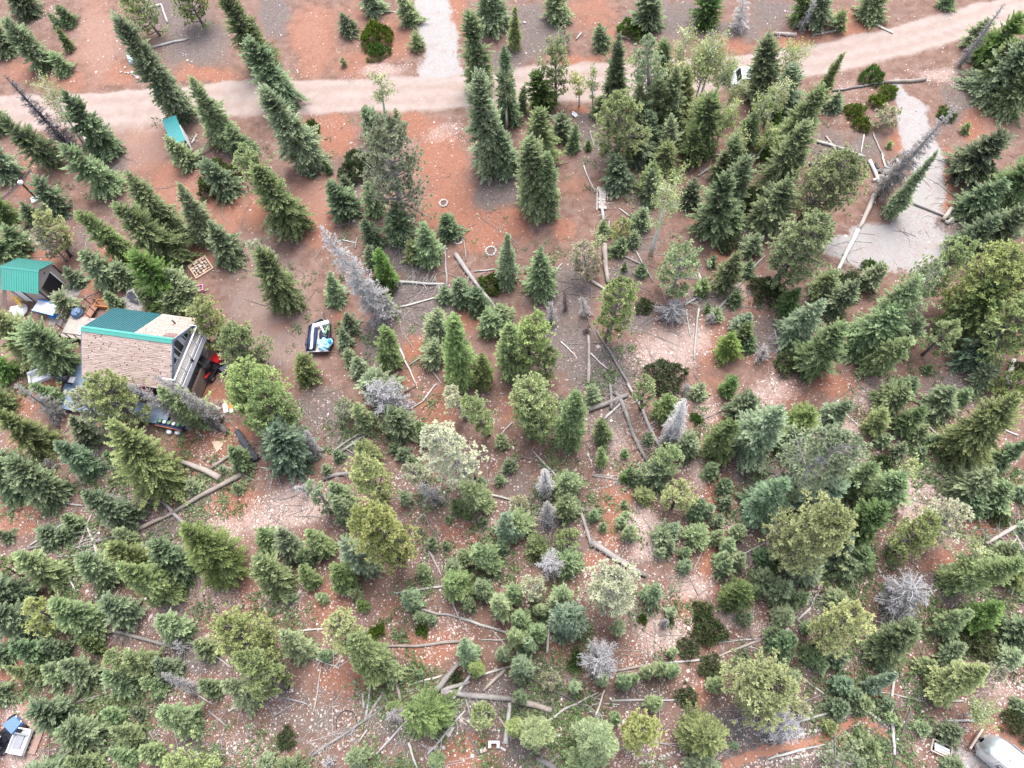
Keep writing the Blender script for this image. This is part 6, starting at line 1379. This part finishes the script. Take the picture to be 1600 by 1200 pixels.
# ---------------------------------------------------------------- fallen logs
LOGS = """
210 832 270 802 7 t|270 802 378 742 8 t|243 775 293 822 6 g b|285 722 345 748 10 t|330 732 380 697 6 t|350 728 400 752 2 t|45 775 130 790 4 g b|45 857 130 838 4 g|48 852 105 815 3 w|125 850 142 805 3 t|135 820 152 868 3 w b|140 835 158 868 3 t|145 848 210 835 4 g|90 870 178 866 3 g|110 858 150 850 3 g|165 985 290 1017 6 g b|335 1025 362 1043 2.5 g|100 890 120 925 3 w|85 1108 157 1086 4 d|155 1045 166 1085 2.5 g|300 1080 332 1100 2.5 w|358 1112 378 1095 4 w|325 1110 355 1135 3 g b|195 18 250 8 3 w|251 6 262 35 2.5 w|238 74 295 60 3 w|252 70 290 62 2.5 w|585 18 620 19 2 t|125 200 135 222 3 w
570 440 694 444 5 w b|624 480 690 463 3 w|712 398 800 512 7 g b|722 355 728 408 2.5 t|696 375 698 446 3 g|740 425 780 420 2.5 w|555 388 558 372 2.5 g|535 375 556 380 2 w|945 383 950 443 9 t|936 292 943 345 5 w b|950 390 1010 418 3 g|994 393 1020 440 2.5 g|967 326 985 339 2.5 w|952 345 950 370 2 w|1195 400 1125 480 3.5 g|1090 427 1098 447 5 w|1070 477 1092 463 3 w b|1092 482 1085 562 3.5 w|1072 485 1078 525 2 w|932 517 985 605 4 g|980 600 1033 702 6 g b|919 525 919 600 6 t|922 552 950 577 2.5 w|876 534 902 560 2 w|920 641 982 618 9 g|962 612 1012 723 7 g b|945 655 970 630 4 w|953 600 955 640 6 g b|925 440 948 455 5 t|840 438 827 440 2 t|862 432 878 412 3 t
640 640 660 628 3 w|660 628 682 600 3 w|622 618 650 603 2.5 d|520 706 572 672 4 g|535 705 573 678 5 g|538 700 556 712 2.5 g|505 748 556 738 7 g b|905 790 925 855 6 g b|925 848 1010 900 10 g b|833 705 870 745 3 w|918 705 926 730 1.5 w|925 743 970 751 3 t b|928 741 965 744 2 w|750 768 800 782 4 w|760 720 766 790 2 g|775 690 800 660 2.5 w|670 860 690 900 3 w|640 842 652 812 2 w|652 812 665 800 2 w|616 927 694 916 3.5 w|628 948 720 966 4 g|720 966 800 991 5 w|700 930 720 970 2.5 w|600 1010 720 1002 5 t|750 1000 790 999 2.5 w|450 988 505 983 2.5 w|490 1027 530 1045 2.5 w b|502 1040 490 1112 2.5 t|425 1120 462 1098 2 w|440 1090 480 1100 3 g b|405 690 427 700 2 w|427 732 424 755 2.5 w|433 730 440 760 2 g|407 730 427 733 2 w|770 985 800 1020 2 w|690 940 700 930 2 w
582 1052 571 1125 4 w|598 1084 574 1122 5 t|567 1083 569 1107 5 g|618 1062 626 1093 6 t|597 1080 606 1098 3 g|603 1102 485 1183 5 g b|640 1122 588 1178 3.5 w|718 1036 682 1080 10 g|690 1080 735 1065 7 g|690 1083 800 1092 10 g b|800 1092 862 1110 11 t b|735 1055 703 1100 5 w|738 1058 800 1040 4 w|727 1110 668 1178 4 w b|726 1085 735 1118 3 g|797 1098 790 1162 8 w|733 1150 749 1180 4 d|638 1160 652 1200 4 w|622 1145 636 1195 1.5 t|779 1120 800 1155 5 t|838 1184 868 1200 10 d b|647 1068 690 1056 3.5 w|548 1148 563 1122 3 w|574 1140 560 1160 3 w|505 1165 498 1178 3 w|755 1080 790 1045 6 t
861 945 855 1020 4 w|830 1060 962 1137 4 d|935 1082 850 1130 4 w|945 1078 930 1120 3.5 w b|955 1095 1065 1093 3.5 w|943 1100 968 1101 2.5 w|960 1048 1030 1038 4 t|1030 1038 1110 1028 3.5 w|1110 1028 1190 1000 4 t b|1106 1004 1190 998 2 w|1103 848 1083 895 2.5 t|1155 868 1195 848 2.5 w|1398 1048 1391 1110 5 w|1391 1110 1397 1180 6 w|1425 1107 1395 1200 4 d|1345 1080 1395 1084 2.5 w|1395 1084 1445 1096 2.5 w|1300 1112 1243 1130 5 w|1237 1045 1270 1072 3 w|1270 1072 1296 1090 2.5 w|1200 1186 1258 1170 4 w|1258 1170 1298 1160 3 w|1337 1050 1338 1078 2 w|1245 970 1266 950 3.5 w|1266 950 1276 928 2.5 w b|1560 792 1600 862 3.5 w|1540 850 1600 815 7 t b|1580 852 1590 838 2.5 w|1300 445 1340 360 7 w|1340 360 1366 305 8 t|1310 430 1345 345 3 g|1415 313 1520 355 5 g|1472 345 1486 328 8 t|1478 350 1493 338 6 w b|1300 142 1380 130 4 g|1380 130 1446 125 6 t|1275 221 1320 234 5 w|1320 234 1350 247 6 g b|1364 207 1378 240 2.5 w|1378 240 1388 287 3.5 w|1350 210 1345 240 2.5 w|1290 213 1318 255 4 t b|1265 258 1312 256 6 g b|1358 252 1380 300 6 w|1362 258 1378 290 3 g|1572 600 1582 563 10 w|1105 242 1200 241 3 w|1210 53 1244 55 6 t b|1440 655 1470 685 2.5 w|1500 715 1520 738 6 w|1525 720 1545 745 3 g|1535 715 1543 745 2.5 w|1545 708 1553 695 5 t|1222 815 1228 797 2.5 w|1585 600 1600 570 3 g|1590 680 1570 672 3 w|1505 1095 1464 1097 4 w|1520 1126 1478 1126 4 w|1030 635 1062 610 2 w b|1085 545 1090 500 2 w|1320 645 1345 668 2 w|1195 690 1180 700 2 g|930 232 922 205 2 w|912 258 930 300 2 w|1370 40 1395 52 3 w|1270 55 1310 48 3 g b|965 55 985 62 3 t|900 62 908 52 3 w|372 675 402 720 12 c b|285 610 318 640 8 d|318 640 356 676 9 d b|305 645 340 676 4 g|310 625 345 640 5 w b|600 1062 612 1052 2.5 w|1085 660 1130 640 2 g|1170 1010 1195 1018 2 w|300 225 308 210 2.5 w b|205 430 220 445 3 w b|240 85 225 95 2 w|615 385 635 390 2 w|690 500 720 540 2.5 w|625 545 650 600 3 w|640 570 662 555 3 t|655 555 690 600 2 w|1120 185 1140 165 5 t b|1090 275 1110 262 4 g b|420 360 470 372 3 g b|1210 515 1222 560 4 g b|1180 535 1200 560 3 g b|1590 900 1580 930 3 w
"""
def build_logs():
    rr = np.random.default_rng(17); items = []; recs = []
    for tok in LOGS.replace('\n', '|').split('|'):
        a = tok.split()
        if len(a) < 6: continue
        x0, y0, x1, y1, wd = map(float, a[:5]); br = len(a) > 6
        A, B = at(x0, y0), at(x1, y1)
        mpp = np.linalg.norm(at(x0+1, y0)-A); r = wd*mpp/2*.95; L = np.linalg.norm(B-A)
        col = {'g': 'grey', 't': 'tan', 'w': 'pale whitish', 'c': 'charred black', 'd': 'dark brown'}[a[5]]
        size = 'stout' if wd >= 6 else 'thin' if wd < 3 else 'slim'; ln = 'long' if L > 3.6 else 'short' if L < 1.6 else ''
        items.append((' '.join(q for q in (size, ln, col, 'log' if wd >= 3 else 'pole', 'with twigs' if br else '') if q), (x0+x1)/2, (y0+y1)/2)); recs.append((A, B, r, L, a[5], br))
    for (A, B, r, L, c, br), lab in zip(recs, unique_labels(items)):
        A = Vector((A[0], A[1], gz(A[0], A[1])+r*.9)); B = Vector((B[0], B[1], gz(B[0], B[1])+r*.9)); d = B-A
        side = Vector((-d.y, d.x, 0)).normalized()
        k = 6 if L > 1.5 else 4; pts = []
        off = np.cumsum(rr.normal(0, .012*L, k)); off -= np.linspace(off[0], off[-1], k)
        flip = rr.random() < .5
        for i in range(k):
            t = i/(k-1); p = A.lerp(B, t)+side*off[i]; p.z = gz(p.x, p.y)+r*(.75+.15*rr.random())+.02; pts.append(p-A)
        rad = [r*(1.12-.35*(i/(k-1)) if not flip else .77+.35*(i/(k-1)))*rr.uniform(.9, 1.08) for i in range(k)]
        name = 'fallen_log' if r > .09 else 'fallen_pole'
        if br:
            o = thing(name, lab, 'log' if r > .09 else 'pole', tuple(A), 0, 'fallen logs and poles')
            MB().tube(pts, rad, 8).build('log', LOGM[c], o, True)
            mb = MB()
            for i in range(int(5+L*4.5)):
                t = rr.uniform(.05, .98); j = min(int(t*(k-1)), k-2); p = pts[j].lerp(pts[j+1], t*(k-1)-j)
                s = 1 if rr.random() < .5 else -1
                q = side*s*rr.uniform(.4, 1)+d.normalized()*rr.uniform(-.2, .8)+Vector((0, 0, rr.uniform(-.05, .6))); l = rr.uniform(.3, 1.25)*min(1, .5+L/4)
                e = p+q.normalized()*l; e.z = max(e.z, .02-A.z+.05); m = p.lerp(e, .5)+Vector((rr.normal(0, .05), rr.normal(0, .05), .05))
                mb.tube([tuple(p), tuple(m), tuple(e)], [.022, .015, .007], 4, cap=False)
                for q_ in range(2):
                    f = m.lerp(e, rr.uniform(0, .8)); g_ = f+Vector((rr.normal(0, .2), rr.normal(0, .2), rr.uniform(-.02, .12)))
                    mb.tube([tuple(f), tuple(g_)], [.011, .005], 3, cap=False)
            b = mb.build('bare_branches', LOGM['g' if c == 'g' else 'w' if c == 'w' else 'g'], o); b['kind'] = 'stuff'
        else:
            o = MB().tube(pts, rad, 8).build(name, LOGM[c], None, True); o.location = A
            tag(o, lab, 'log' if r > .09 else 'pole', 'fallen logs and poles')
build_logs()
